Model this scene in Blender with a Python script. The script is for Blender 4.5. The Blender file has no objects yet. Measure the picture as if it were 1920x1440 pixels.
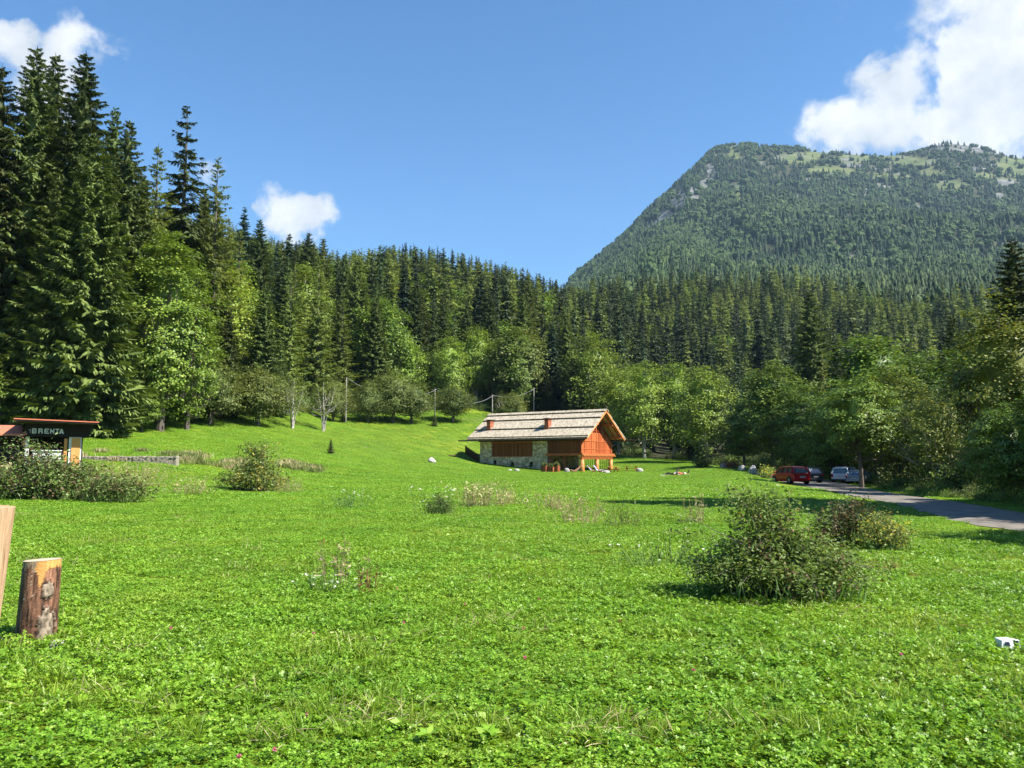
import bpy, math, random
import numpy as np
from mathutils import Vector, Matrix
R = math.radians
rng = np.random.default_rng(7)
random.seed(7)
SC = bpy.context.scene
COL = SC.collection

# ------------------------------------------------------------------ camera
F = 1507.0; CH = 1.6; TH = math.atan(146 / F); CT, ST = math.cos(TH), math.sin(TH)
cam = bpy.data.cameras.new('camera'); camo = bpy.data.objects.new('camera', cam); COL.objects.link(camo)
camo.location = (0, 0, CH); camo.rotation_euler = (math.pi / 2 + TH, 0, 0)
cam.sensor_width = 36; cam.lens = 36 * F / 1920; cam.clip_start = .05; cam.clip_end = 30000
SC.camera = camo
SC.view_settings.view_transform = 'Standard'; SC.view_settings.look = 'None'
SC.view_settings.exposure = 1.38; SC.view_settings.gamma = 1
SC.cycles.max_bounces = 6; SC.cycles.diffuse_bounces = 2; SC.cycles.glossy_bounces = 2
SC.cycles.transmission_bounces = 3; SC.cycles.transparent_max_bounces = 6; SC.cycles.volume_bounces = 0
SC.cycles.caustics_reflective = False; SC.cycles.caustics_refractive = False

def pt(px, py, Y):                      # photo pixel + depth -> world point
    dx = (px - 960) / F; dv = (720 - py) / F
    d = Vector((dx, CT - dv * ST, ST + dv * CT))
    return Vector((0, 0, CH)) + d * (Y / d.y)
def pdir(px, py):
    dx = (px - 960) / F; dv = (720 - py) / F
    return Vector((dx, CT - dv * ST, ST + dv * CT)).normalized()
def proj(x, y, z):
    z = z - CH; d = y * CT + z * ST; u = -y * ST + z * CT
    return 960 + F * x / d, 720 - F * u / d
def zray(py, Y):                        # height of the ray of photo row py at depth Y
    dv = (720 - py) / F
    return CH + (ST + dv * CT) / (CT - dv * ST) * Y

# ------------------------------------------------------------------ world + sun
SUN_AZ, SUN_EL = R(-22), R(48)          # azimuth measured from +X towards +Y
S = Vector((math.cos(SUN_EL) * math.cos(SUN_AZ), math.cos(SUN_EL) * math.sin(SUN_AZ), math.sin(SUN_EL)))
sd = bpy.data.lights.new('sun', 'SUN'); sd.energy = 5.0; sd.angle = R(.55); sd.color = (1, .955, .87)
so = bpy.data.objects.new('sun', sd); COL.objects.link(so); so.rotation_euler = S.to_track_quat('Z', 'Y').to_euler()
W = bpy.data.worlds.new('World'); SC.world = W; W.use_nodes = True
def N(nt, t, **k):
    n = nt.nodes.new(t)
    for a, b in k.items():
        if a == 'i':
            for kk, v in b.items(): n.inputs[kk].default_value = v
        else: setattr(n, a, b)
    return n
def mathn(nt, op, a, b=None, clamp=False):
    n = N(nt, 'ShaderNodeMath', operation=op, use_clamp=clamp)
    for q, v in enumerate((a, b)):
        if v is None: continue
        if isinstance(v, (int, float)): n.inputs[q].default_value = v
        else: nt.links.new(v, n.inputs[q])
    return n.outputs[0]
nt = W.node_tree; L = nt.links.new
for n in list(nt.nodes): nt.nodes.remove(n)
out = N(nt, 'ShaderNodeOutputWorld'); bg = N(nt, 'ShaderNodeBackground'); bg.inputs[1].default_value = .068
L(bg.outputs[0], out.inputs[0])
sky = N(nt, 'ShaderNodeTexSky', sky_type='NISHITA', sun_disc=False, sun_elevation=SUN_EL, sun_rotation=math.pi / 2 - SUN_AZ,
        altitude=800, air_density=1.0, dust_density=.35, ozone_density=2.2)
hs = N(nt, 'ShaderNodeHueSaturation'); hs.inputs['Saturation'].default_value = 1.28; hs.inputs['Value'].default_value = 1.15
L(sky.outputs[0], hs.inputs['Color'])
tc = N(nt, 'ShaderNodeTexCoord')
nz = N(nt, 'ShaderNodeTexNoise', i={'Scale': 9., 'Detail': 9., 'Roughness': .58, 'Distortion': .35}); L(tc.outputs['Generated'], nz.inputs['Vector'])
wrp = N(nt, 'ShaderNodeMixRGB', blend_type='LINEAR_LIGHT', i={0: .045}); L(tc.outputs['Generated'], wrp.inputs[1]); L(nz.outputs['Color'], wrp.inputs[2])
BL = [(1910, 30, 185, 1.3), (1890, 150, 140, 1.2), (1800, 110, 60, .9), (1880, 235, 80, .8), (1695, 150, 55, .85), (1650, 215, 85, 1.1), (1560, 240, 65, .95),
      (1735, 245, 85, 1.0), (1500, 255, 40, .5), (1800, 190, 60, .5), (1830, 255, 50, .75), (5, 70, 42, 1.2), (95, 105, 62, .8), (190, 72, 48, .8), (235, 90, 30, .6), (130, 60, 50, .8), (60, 180, 80, 1.1),
      (180, 150, 40, .28), (515, 392, 50, 1.1), (560, 402, 55, 1.2), (605, 382, 38, .85), (385, 315, 40, .8), (540, 440, 60, 1.0), (1600, 8, 60, .12), (1752, 168, 55, -.75), (1795, 210, 34, -.5), (1858, 262, 40, -.5)]
acc = None
for (x, y, r, w) in BL:
    d = pdir(x, y)
    dn = N(nt, 'ShaderNodeVectorMath', operation='DISTANCE'); L(wrp.outputs[0], dn.inputs[0]); dn.inputs[1].default_value = d
    v = mathn(nt, 'MULTIPLY', dn.outputs['Value'], -F * 1.12 / r * .95)
    v = mathn(nt, 'ADD', v, 1.0); v = mathn(nt, 'MAXIMUM', v, 0); v = mathn(nt, 'MULTIPLY', v, w)
    acc = v if acc is None else mathn(nt, 'ADD', acc, v)
nz2 = N(nt, 'ShaderNodeTexNoise', i={'Scale': 22., 'Detail': 10., 'Roughness': .6}); L(tc.outputs['Generated'], nz2.inputs['Vector'])
dn_ = mathn(nt, 'MULTIPLY', mathn(nt, 'SUBTRACT', nz2.outputs[0], .5), 2.3)
gate = mathn(nt, 'MULTIPLY', acc, 4, True)
tot = mathn(nt, 'ADD', acc, mathn(nt, 'MULTIPLY', dn_, gate))
mr = N(nt, 'ShaderNodeMapRange', interpolation_type='SMOOTHSTEP', i={'From Min': .08, 'From Max': .85}); L(tot, mr.inputs[0])
# cloud body: white tops, faint grey inside
nz3 = N(nt, 'ShaderNodeTexNoise', i={'Scale': 14., 'Detail': 6., 'Roughness': .55}); L(tc.outputs['Generated'], nz3.inputs['Vector'])
cr = N(nt, 'ShaderNodeValToRGB'); L(nz3.outputs[0], cr.inputs[0])
cr.color_ramp.elements[0].position = .34; cr.color_ramp.elements[0].color = (3.8, 4.1, 4.45, 1)
cr.color_ramp.elements[1].position = .62; cr.color_ramp.elements[1].color = (6.0, 6.05, 6.2, 1)
mx = N(nt, 'ShaderNodeMixRGB'); L(mr.outputs[0], mx.inputs[0]); L(hs.outputs[0], mx.inputs[1]); L(cr.outputs[0], mx.inputs[2])
L(mx.outputs[0], bg.inputs[0])

# ------------------------------------------------------------------ helpers
def mesh_np(name, v, f, mat=None, mats=None, fmat=None, smooth=False):
    """v (N,3); f (M,k) array or list of arrays with k corners"""
    me = bpy.data.meshes.new(name)
    v = np.asarray(v, np.float32).reshape(-1, 3)
    fs = f if isinstance(f, list) else [f]
    fs = [np.asarray(a, np.int32) for a in fs if len(a)]
    tot = sum(len(a) for a in fs)
    loops = np.concatenate([a.ravel() for a in fs]); cnt = np.concatenate([np.full(len(a), a.shape[1], np.int32) for a in fs])
    me.vertices.add(len(v)); me.vertices.foreach_set('co', v.ravel())
    me.loops.add(len(loops)); me.loops.foreach_set('vertex_index', loops)
    me.polygons.add(tot); me.polygons.foreach_set('loop_start', np.concatenate([[0], np.cumsum(cnt)[:-1]]).astype(np.int32))
    me.polygons.foreach_set('loop_total', cnt)
    for m in (mats or ([mat] if mat else [])): me.materials.append(m)
    if fmat is not None: me.polygons.foreach_set('material_index', np.asarray(fmat, np.int32))
    if smooth: me.polygons.foreach_set('use_smooth', np.ones(tot, bool))
    me.update(calc_edges=True); me.validate()
    return me
class MB:
    """collects simple solids into one mesh"""
    def __init__(s): s.v = []; s.f = []
    def add(s, v, f):
        o = len(s.v); s.v += [tuple(p) for p in v]; s.f += [tuple(i + o for i in q) for q in f]
    def box(s, x0, x1, y0, y1, z0, z1, M=None):
        p = [(x, y, z) for z in (z0, z1) for (x, y) in ((x0, y0), (x1, y0), (x1, y1), (x0, y1))]
        if M is not None: p = [M @ Vector(q) for q in p]
        s.add(p, [(3, 2, 1, 0), (4, 5, 6, 7), (0, 1, 5, 4), (1, 2, 6, 5), (2, 3, 7, 6), (3, 0, 4, 7)]); return s
    def bar(s, a, b, w, h, up=(0, 0, 1)):
        a = Vector(a); b = Vector(b); d = (b - a).normalized(); up = Vector(up)
        if abs(d.dot(up)) > .98: up = Vector((1, 0, 0))
        x = d.cross(up).normalized(); y = x.cross(d).normalized()
        p = [q + x * (w / 2 * i) + y * (h / 2 * j) for q in (a, b) for (i, j) in ((-1, -1), (1, -1), (1, 1), (-1, 1))]
        s.add(p, [(0, 1, 2, 3), (7, 6, 5, 4), (0, 4, 5, 1), (1, 5, 6, 2), (2, 6, 7, 3), (3, 7, 4, 0)]); return s
    def tube(s, pts, rad, n=8, cap=True):
        pts = [Vector(p) for p in pts]
        rad = rad if hasattr(rad, '__len__') else [rad] * len(pts)
        vs = []; fs = []
        for i, p in enumerate(pts):
            d = (pts[min(i + 1, len(pts) - 1)] - pts[max(i - 1, 0)]).normalized()
            up = Vector((0, 0, 1)) if abs(d.z) < .9 else Vector((1, 0, 0))
            x = d.cross(up).normalized(); y = x.cross(d)
            for k in range(n):
                a = 2 * math.pi * k / n; vs.append(p + (x * math.cos(a) + y * math.sin(a)) * rad[i])
        for i in range(len(pts) - 1):
            for k in range(n):
                fs.append((i * n + k, i * n + (k + 1) % n, (i + 1) * n + (k + 1) % n, (i + 1) * n + k))
        if cap: fs.append(tuple(range(n - 1, -1, -1))); fs.append(tuple((len(pts) - 1) * n + k for k in range(n)))
        s.add(vs, fs); return s
    def poly(s, outline, t, M):
        """outline (u,w) polygon extruded by t along local y; M local->world"""
        n = len(outline)
        p = [M @ Vector((u, 0, w)) for u, w in outline] + [M @ Vector((u, t, w)) for u, w in outline]
        s.add(p, [tuple(range(n - 1, -1, -1)), tuple(range(n, 2 * n))] + [(k, (k + 1) % n, n + (k + 1) % n, n + k) for k in range(n)]); return s
    def mesh(s, name, mat, smooth=False, bevel=0):
        me = bpy.data.meshes.new(name); me.from_pydata([tuple(p) for p in s.v], [], s.f)
        if mat: me.materials.append(mat)
        if smooth: me.polygons.foreach_set('use_smooth', [True] * len(me.polygons))
        import bmesh
        bm = bmesh.new(); bm.from_mesh(me); bmesh.ops.recalc_face_normals(bm, faces=bm.faces)
        if bevel: bmesh.ops.bevel(bm, geom=list(bm.edges), offset=bevel, segments=2, affect='EDGES', profile=.6)
        bm.to_mesh(me); bm.free()
        return me
    def build(s, name, mat, parent=None, smooth=False, bevel=0, loc=None):
        return link(name, s.mesh(name, mat, smooth, bevel), parent, loc)
def link(name, me, parent=None, loc=None):
    o = bpy.data.objects.new(name, me); COL.objects.link(o)
    if parent is not None: o.parent = parent
    if loc is not None: o.location = loc
    return o
def tag(o, label=None, cat=None, group=None, kind=None):
    if label: o['label'] = label
    if cat: o['category'] = cat
    if group: o['group'] = group
    if kind: o['kind'] = kind
    return o
def empty(name, loc, rz=0, label=None, cat=None, group=None, scale=1):
    o = bpy.data.objects.new(name, None); COL.objects.link(o); o.location = loc; o.rotation_euler = (0, 0, rz); o.scale = (scale,) * 3
    o.empty_display_size = .2
    return tag(o, label, cat, group)
def norm(a): return a / np.maximum(np.linalg.norm(a, axis=-1, keepdims=True), 1e-9)
def kites(b, d, n, Ln, w, bend=.12):
    """leaf shaped quads"""
    d = norm(d); s = norm(np.cross(d, n)); Ln = np.asarray(Ln).reshape(-1, 1); w = np.asarray(w).reshape(-1, 1)
    m = b + d * Ln * .45
    t = b + d * Ln; t[:, 2:3] -= bend * Ln
    v = np.stack([b, m + s * w, t, m - s * w], 1).reshape(-1, 3)
    f = np.arange(len(b) * 4).reshape(-1, 4)
    return v, f
def merge(parts):
    vs = []; fs = []; o = 0
    for v, f in parts:
        vs.append(v); fs.append(f + o); o += len(v)
    return np.concatenate(vs), np.concatenate(fs)
def runit(r, n): return norm(r.normal(size=(n, 3)))

# ------------------------------------------------------------------ materials
def newmat(name):
    m = bpy.data.materials.new(name); m.use_nodes = True; nt = m.node_tree
    for n in list(nt.nodes): nt.nodes.remove(n)
    o = N(nt, 'ShaderNodeOutputMaterial'); return m, nt, o
def ramp(nt, fac, cols, pos=None):
    c = N(nt, 'ShaderNodeValToRGB'); nt.links.new(fac, c.inputs[0]); e = c.color_ramp.elements
    while len(e) < len(cols): e.new(.5)
    for k, q in enumerate(cols):
        e[k].position = pos[k] if pos else k / (len(cols) - 1); e[k].color = (*q, 1)
    return c.outputs[0]
def leafmat(name, cols, pos=None, trans=.3, rough=.55, spec=.25, objvar=.25, tcol=1.25, patchy=0):
    m, nt, o = newmat(name); L = nt.links.new
    g = N(nt, 'ShaderNodeNewGeometry'); c = ramp(nt, g.outputs['Random Per Island'], cols, pos)
    oi = N(nt, 'ShaderNodeObjectInfo')
    hs = N(nt, 'ShaderNodeHueSaturation'); L(c, hs.inputs['Color'])
    L(mathn(nt, 'ADD', mathn(nt, 'MULTIPLY', oi.outputs['Random'], objvar * 2), 1 - objvar), hs.inputs['Value'])
    h = mathn(nt, 'FRACT', mathn(nt, 'MULTIPLY', oi.outputs['Random'], 7.31))
    L(mathn(nt, 'ADD', mathn(nt, 'MULTIPLY', h, .05 * objvar * 2), .5 - .025 * objvar * 2), hs.inputs['Hue'])
    if patchy:
        nz = N(nt, 'ShaderNodeTexNoise', i={'Scale': .38, 'Detail': 5., 'Roughness': .62}); L(g.outputs['Position'], nz.inputs['Vector'])
        pr = ramp(nt, nz.outputs[0], [(.72, .80, .8), (1.0, 1.0, 1.0), (1.38, 1.12, 1.5)], [.36, .5, .68]); pm = N(nt, 'ShaderNodeMixRGB', blend_type='MULTIPLY', i={0: patchy}); L(hs.outputs[0], pm.inputs[1]); L(pr, pm.inputs[2]); hs = pm
    p = N(nt, 'ShaderNodeBsdfPrincipled', i={'Roughness': rough, 'Specular IOR Level': spec}); L(hs.outputs[0], p.inputs['Base Color'])
    t = N(nt, 'ShaderNodeBsdfTranslucent'); mc = N(nt, 'ShaderNodeMixRGB', blend_type='MULTIPLY', i={0: 1, 2: (tcol * 1.05, tcol, tcol * .55, 1)})
    L(hs.outputs[0], mc.inputs[1]); L(mc.outputs[0], t.inputs[0])
    mx = N(nt, 'ShaderNodeMixShader', i={0: trans}); L(p.outputs[0], mx.inputs[1]); L(t.outputs[0], mx.inputs[2]); L(mx.outputs[0], o.inputs[0])
    return m
def surf(name, cols, scale=4., pos=None, rough=.8, bump=.3, stretch=(1, 1, 1), detail=8, spec=.2, metal=0, dist=0, coords='Object', bdist=.02, attr=None):
    m, nt, o = newmat(name); L = nt.links.new
    tc = N(nt, 'ShaderNodeTexCoord'); mp = N(nt, 'ShaderNodeMapping'); mp.inputs['Scale'].default_value = stretch
    L(tc.outputs[coords], mp.inputs[0])
    nz = N(nt, 'ShaderNodeTexNoise', i={'Scale': scale, 'Detail': detail, 'Roughness': .62, 'Distortion': dist}); L(mp.outputs[0], nz.inputs['Vector'])
    c = ramp(nt, nz.outputs[0], cols, pos)
    if attr:
        at = N(nt, 'ShaderNodeAttribute', attribute_name=attr); mm = N(nt, 'ShaderNodeMixRGB', blend_type='MULTIPLY', i={0: 1.})
        L(c, mm.inputs[1]); L(at.outputs['Color'], mm.inputs[2]); c = mm.outputs[0]
    p = N(nt, 'ShaderNodeBsdfPrincipled', i={'Roughness': rough, 'Specular IOR Level': spec, 'Metallic': metal}); L(c, p.inputs['Base Color'])
    if bump:
        b = N(nt, 'ShaderNodeBump', i={'Strength': bump, 'Distance': bdist}); L(nz.outputs[0], b.inputs['Height']); L(b.outputs[0], p.inputs['Normal'])
    L(p.outputs[0], o.inputs[0]); return m
def planks(name, cols, axis=0, width=.16, gap=.04, rough=.7, grain=6., var=.35, other=None):
    """boards side by side along one object axis, tone varies from board to board"""
    m, nt, o = newmat(name); L = nt.links.new
    tc = N(nt, 'ShaderNodeTexCoord'); sp = N(nt, 'ShaderNodeSeparateXYZ'); L(tc.outputs['Object'], sp.inputs[0])
    u = mathn(nt, 'DIVIDE', sp.outputs[axis], width); fl = mathn(nt, 'FLOOR', u); fr = mathn(nt, 'FRACT', u)
    wn = N(nt, 'ShaderNodeTexWhiteNoise', noise_dimensions='1D'); L(fl, wn.inputs['W'])
    mp = N(nt, 'ShaderNodeMapping'); sc = [grain, grain, grain]
    ax2 = 2 if axis != 2 else 0
    if other is not None: ax2 = other
    sc[ax2] = grain * .12; mp.inputs['Scale'].default_value = sc; L(tc.outputs['Object'], mp.inputs[0])
    nz = N(nt, 'ShaderNodeTexNoise', i={'Scale': 3., 'Detail': 6, 'Roughness': .6}); L(mp.outputs[0], nz.inputs['Vector'])
    t = mathn(nt, 'ADD', mathn(nt, 'MULTIPLY', wn.outputs['Value'], var * 1.3), mathn(nt, 'MULTIPLY', nz.outputs[0], 1 - var * .8))
    c = ramp(nt, t, cols)
    e = mathn(nt, 'LESS_THAN', fr, gap); mm = N(nt, 'ShaderNodeMixRGB', i={2: (*(q * .25 for q in cols[0]), 1)}); L(e, mm.inputs[0]); L(c, mm.inputs[1])
    p = N(nt, 'ShaderNodeBsdfPrincipled', i={'Roughness': rough, 'Specular IOR Level': .2}); L(mm.outputs[0], p.inputs['Base Color'])
    b = N(nt, 'ShaderNodeBump', i={'Strength': .4, 'Distance': .01}); L(mathn(nt, 'SUBTRACT', nz.outputs[0], e), b.inputs['Height']); L(b.outputs[0], p.inputs['Normal'])
    L(p.outputs[0], o.inputs[0]); return m
def stonework(name, cols, mortar, scale=2.2, sq=(1, 1, 1.5)):
    m, nt, o = newmat(name); L = nt.links.new
    tc = N(nt, 'ShaderNodeTexCoord'); mp = N(nt, 'ShaderNodeMapping'); mp.inputs['Scale'].default_value = sq; L(tc.outputs['Object'], mp.inputs[0])
    nz = N(nt, 'ShaderNodeTexNoise', i={'Scale': 5., 'Detail': 5}); L(mp.outputs[0], nz.inputs[0])
    w = N(nt, 'ShaderNodeMixRGB', blend_type='LINEAR_LIGHT', i={0: .12}); L(mp.outputs[0], w.inputs[1]); L(nz.outputs['Color'], w.inputs[2])
    v = N(nt, 'ShaderNodeTexVoronoi', i={'Scale': scale}); L(w.outputs[0], v.inputs['Vector'])
    ve = N(nt, 'ShaderNodeTexVoronoi', feature='DISTANCE_TO_EDGE', i={'Scale': scale}); L(w.outputs[0], ve.inputs['Vector'])
    sp = N(nt, 'ShaderNodeSeparateXYZ'); L(v.outputs['Color'], sp.inputs[0])
    c = ramp(nt, sp.outputs[0], cols)
    n2 = N(nt, 'ShaderNodeTexNoise', i={'Scale': 14., 'Detail': 6}); L(tc.outputs['Object'], n2.inputs[0])
    c2 = N(nt, 'ShaderNodeMixRGB', blend_type='OVERLAY', i={0: .5}); L(c, c2.inputs[1]); L(n2.outputs[0], c2.inputs[2])
    e = mathn(nt, 'LESS_THAN', ve.outputs['Distance'], .045); mm = N(nt, 'ShaderNodeMixRGB', i={2: (*mortar, 1)}); L(e, mm.inputs[0]); L(c2.outputs[0], mm.inputs[1])
    p = N(nt, 'ShaderNodeBsdfPrincipled', i={'Roughness': .9, 'Specular IOR Level': .1}); L(mm.outputs[0], p.inputs['Base Color'])
    b = N(nt, 'ShaderNodeBump', i={'Strength': .8, 'Distance': .06}); L(ve.outputs['Distance'], b.inputs['Height']); L(b.outputs[0], p.inputs['Normal'])
    L(p.outputs[0], o.inputs[0]); return m
def flat(name, c, rough=.6, spec=.3, metal=0, coat=0, trans=0):
    m, nt, o = newmat(name)
    p = N(nt, 'ShaderNodeBsdfPrincipled', i={'Base Color': (*c, 1), 'Roughness': rough, 'Specular IOR Level': spec, 'Metallic': metal, 'Coat Weight': coat})
    tc = N(nt, 'ShaderNodeTexCoord'); nz = N(nt, 'ShaderNodeTexNoise', i={'Scale': 12., 'Detail': 5}); nt.links.new(tc.outputs['Object'], nz.inputs[0])
    nt.links.new(mathn(nt, 'ADD', mathn(nt, 'MULTIPLY', nz.outputs[0], .16), max(rough - .08, .01)), p.inputs['Roughness'])
    mx = N(nt, 'ShaderNodeMixRGB', blend_type='MULTIPLY', i={0: .35, 1: (*c, 1)}); nt.links.new(nz.outputs[0], mx.inputs[2]); nt.links.new(mx.outputs[0], p.inputs['Base Color'])
    nt.links.new(p.outputs[0], o.inputs[0]); return m

M_SPR = leafmat('spruce_needles', [(0.049, 0.069, 0.020), (0.084, 0.116, 0.028), (0.128, 0.165, 0.045)], trans=.14, rough=.6, objvar=.42)
M_SPR2 = leafmat('yellowish_spruce_needles', [(0.071, 0.101, 0.022), (0.122, 0.162, 0.035), (0.188, 0.227, 0.058)], trans=.12, rough=.6, objvar=.2)
M_FIR = leafmat('blue_fir_needles', [(0.029, 0.058, 0.033), (0.052, 0.091, 0.049), (0.078, 0.117, 0.064)], trans=.12, rough=.6, objvar=.15)
M_LAR = leafmat('larch_needles', [(0.098, 0.137, 0.030), (0.156, 0.202, 0.044), (0.221, 0.260, 0.064)], trans=.28, rough=.6, objvar=.2)
M_BEE = leafmat('beech_leaves', [(0.056, 0.103, 0.013), (0.101, 0.170, 0.022), (0.169, 0.244, 0.035), (0.238, 0.295, 0.053)], pos=[0, .4, .85, 1], trans=.24, rough=.45, objvar=.22)
M_BEE2 = leafmat('sunlit_tone_beech_leaves', [(0.085, 0.138, 0.018), (0.154, 0.235, 0.029), (0.239, 0.325, 0.044), (0.323, 0.374, 0.066)], pos=[0, .4, .8, 1], trans=.26, rough=.45, objvar=.2)  # brighter copy of the beech colours, sunlight put into the tone
M_ORC = leafmat('grey_green_leaves', [(.065, .095, .018), (.12, .155, .032), (.18, .205, .055)], trans=.3, rough=.5, objvar=.15)
M_YEL = leafmat('yellowing_leaves', [(0.063, 0.099, 0.015), (0.113, 0.161, 0.024), (0.205, 0.235, 0.045), (0.342, 0.297, 0.056)], pos=[0, .5, .9, 1], trans=.26, rough=.5, objvar=.15)
M_BARK = surf('bark', [(.045, .034, .026), (.11, .09, .075), (.19, .165, .14)], 7, stretch=(3, 3, .6), bump=.6)
M_PALE = surf('pale_bark', [(.10, .09, .075), (.34, .31, .27), (.55, .52, .47)], 5, pos=[.25, .5, .8], stretch=(1, 1, .5), bump=.3)

# ------------------------------------------------------------------ terrain
def col(px, near, far):
    """near: (Y, z) pairs, far: (Y, photo row) pairs"""
    return px, [(y, z) for y, z in near] + [(y, zray(r, y)) for y, r in far]
MT = lambda s0, s2=2900, s=0: (lambda s: [(300, 780), (450, 660), (600, 580), (900, 556), (1300, 505), (1800, 440), (2300, 372 if s < 330 else s + 60), (s2, s)])(s0 - 16)
LEFTFAR = [(600, 640), (1000, 700)]
COLS = [
 col(-500, [(0, 0), (30, 0), (38, .3), (48, 1.2), (58, 1.9)], [(70, 835), (80, 812), (95, 770), (120, 710), (160, 650), (250, 560), (400, 500)] + LEFTFAR),
 col(0, [(0, 0), (30, 0), (38, .3), (48, 1.2), (58, 1.9)], [(70, 835), (80, 812), (95, 770), (120, 710), (160, 650), (250, 560), (400, 500)] + LEFTFAR),
 col(160, [(0, 0), (32, 0), (40, .3), (50, 1.2), (57, 1.9)], [(70, 838), (82, 814), (96, 775), (120, 715), (160, 650), (250, 565), (400, 505)] + LEFTFAR),
 col(300, [(0, 0), (35, 0), (45, .6), (56, 1.6)], [(70, 842), (85, 818), (97, 803), (110, 770), (140, 700), (200, 620), (300, 545), (400, 520)] + LEFTFAR),
 col(475, [(0, 0), (45, 0), (60, .8)], [(80, 850), (100, 822), (112, 800), (125, 770), (160, 700), (250, 600), (380, 535)] + LEFTFAR),
 col(620, [(0, 0), (50, 0), (70, .6)], [(100, 851), (125, 812), (140, 790), (155, 772), (200, 700), (300, 600), (420, 550)] + LEFTFAR),
 col(750, [(0, 0), (60, 0), (80, .4)], [(110, 866), (135, 825), (155, 784), (165, 772), (210, 710), (300, 610), (430, 545)] + LEFTFAR),
 col(900, [(0, 0), (80, 0), (105, .25)], [(125, 873), (135, 863), (155, 800), (165, 783), (175, 775), (220, 715), (320, 620), (450, 575)] + LEFTFAR),
 col(1000, [(0, 0), (100, 0), (117, 0)], [(130, 872), (150, 845), (170, 800), (200, 770), (300, 665), (430, 605)] + LEFTFAR),
 col(1060, [(0, 0), (100, 0), (118, 0)], [(130, 876), (150, 855), (180, 812), (220, 770), (300, 680), (440, 615), (600, 610), (1000, 590), (2000, 552), (2500, 533)]),
 col(1130, [(0, 0), (100, 0), (118, 0)], [(135, 876), (160, 860), (200, 820), (300, 705), (450, 625), (700, 590), (1200, 560), (2000, 508), (2500, 474)]),
 col(1200, [(0, 0), (95, 0), (118, 0)], [(150, 862), (165, 857), (200, 845), (300, 750), (450, 640), (600, 583), (900, 565), (1300, 525), (2000, 455), (2500, 411)]),
 col(1250, [(0, 0), (90, 0), (110, .1)], [(150, 864), (165, 859), (200, 850), (300, 768), (450, 648), (600, 576), (900, 556), (1300, 510), (1900, 435), (2600, 362)]),
 col(1300, [(0, 0), (80, 0), (105, .5)], [(120, 876), (165, 860), (200, 852), (300, 778), (450, 655), (600, 575), (900, 555), (1300, 505), (1900, 420), (2700, 304)]),
 col(1345, [(0, 0), (70, 0), (90, .3), (105, .65)], [(122, 878), (165, 861)] + MT(274)),
 col(1400, [(0, 0), (60, 0), (80, .1), (100, .3)], [(130, 872), (165, 862)] + MT(262)),
 col(1500, [(0, 0), (40, 0), (55, -.2), (72, -.45), (90, -.5), (120, 0)], [(165, 862)] + MT(270)),
 col(1620, [(0, 0), (28, 0), (50, -.4), (85, -.75), (120, -.3)], [(200, 860)] + MT(286)),
 col(1735, [(0, 0), (22, 0), (40, -.25), (70, -.5), (110, -.1)], [(200, 858)] + MT(288)),
 col(1800, [(0, 0), (20, 0), (38, -.2), (60, -.4), (100, 0)], [(200, 857)] + MT(262)),
 col(1860, [(0, 0), (19, 0), (32, -.15), (60, -.2), (100, .2)], [(200, 856)] + MT(270)),
 col(1920, [(0, 0), (18, 0), (28, -.1), (60, 0), (100, .5)], [(200, 855)] + MT(292)),
 col(2500, [(0, 0), (18, 0), (28, -.1), (60, 0), (100, .5)], [(200, 855)] + MT(300)),
]
AZ = np.radians(np.arange(-60, 60.01, .25)); LR = np.linspace(math.log(2), math.log(6000), 420)
def build_table():
    cpx = np.array([c[0] for c in COLS]); rat = (cpx - 960) / F / 1.0
    caz = np.arctan(rat)
    T = np.zeros((len(COLS), len(LR)))
    for k, (px, pr) in enumerate(COLS):
        ys = np.array([p[0] for p in pr]); zs = np.array([p[1] for p in pr])
        Yd = np.exp(LR) * math.cos(caz[k])
        z = np.interp(Yd, ys, zs)
        over = Yd > ys[-1]; z[over] -= (Yd[over] - ys[-1]) * (.10 if ys[-1] > 2000 else .5)
        T[k] = np.maximum(z, -200)
    G = np.zeros((len(AZ), len(LR)))
    for j in range(len(LR)):
        t = np.interp(AZ, caz, np.arange(len(caz))); i = np.clip(t.astype(int), 0, len(caz) - 2); f = t - i
        G[:, j] = T[i, j] * (1 - f) + T[i + 1, j] * f
    # smooth (less far out, where the skyline matters)
    for it in range(14):
        G[:, 1:-1] = G[:, 1:-1] * .5 + (G[:, :-2] + G[:, 2:]) * .25
    for it in range(3):
        G[1:-1] = G[1:-1] * .5 + (G[:-2] + G[2:]) * .25
    return G
GT = build_table()
def vnoise(x, y, s, seed=0):
    """value noise, numpy"""
    x = np.asarray(x, float) / s; y = np.asarray(y, float) / s
    xi = np.floor(x).astype(np.int64); yi = np.floor(y).astype(np.int64); fx = x - xi; fy = y - yi
    fx = fx * fx * (3 - 2 * fx); fy = fy * fy * (3 - 2 * fy)
    def h(a, b):
        q = (a * 374761393 + b * 668265263 + seed * 974711) & 0xFFFFFFFF
        q = ((q ^ (q >> 13)) * 1274126177) & 0xFFFFFFFF
        return ((q ^ (q >> 16)) & 0xFFFF) / 65535.
    return (h(xi, yi) * (1 - fx) + h(xi + 1, yi) * fx) * (1 - fy) + (h(xi, yi + 1) * (1 - fx) + h(xi + 1, yi + 1) * fx) * fy - .5
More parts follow.
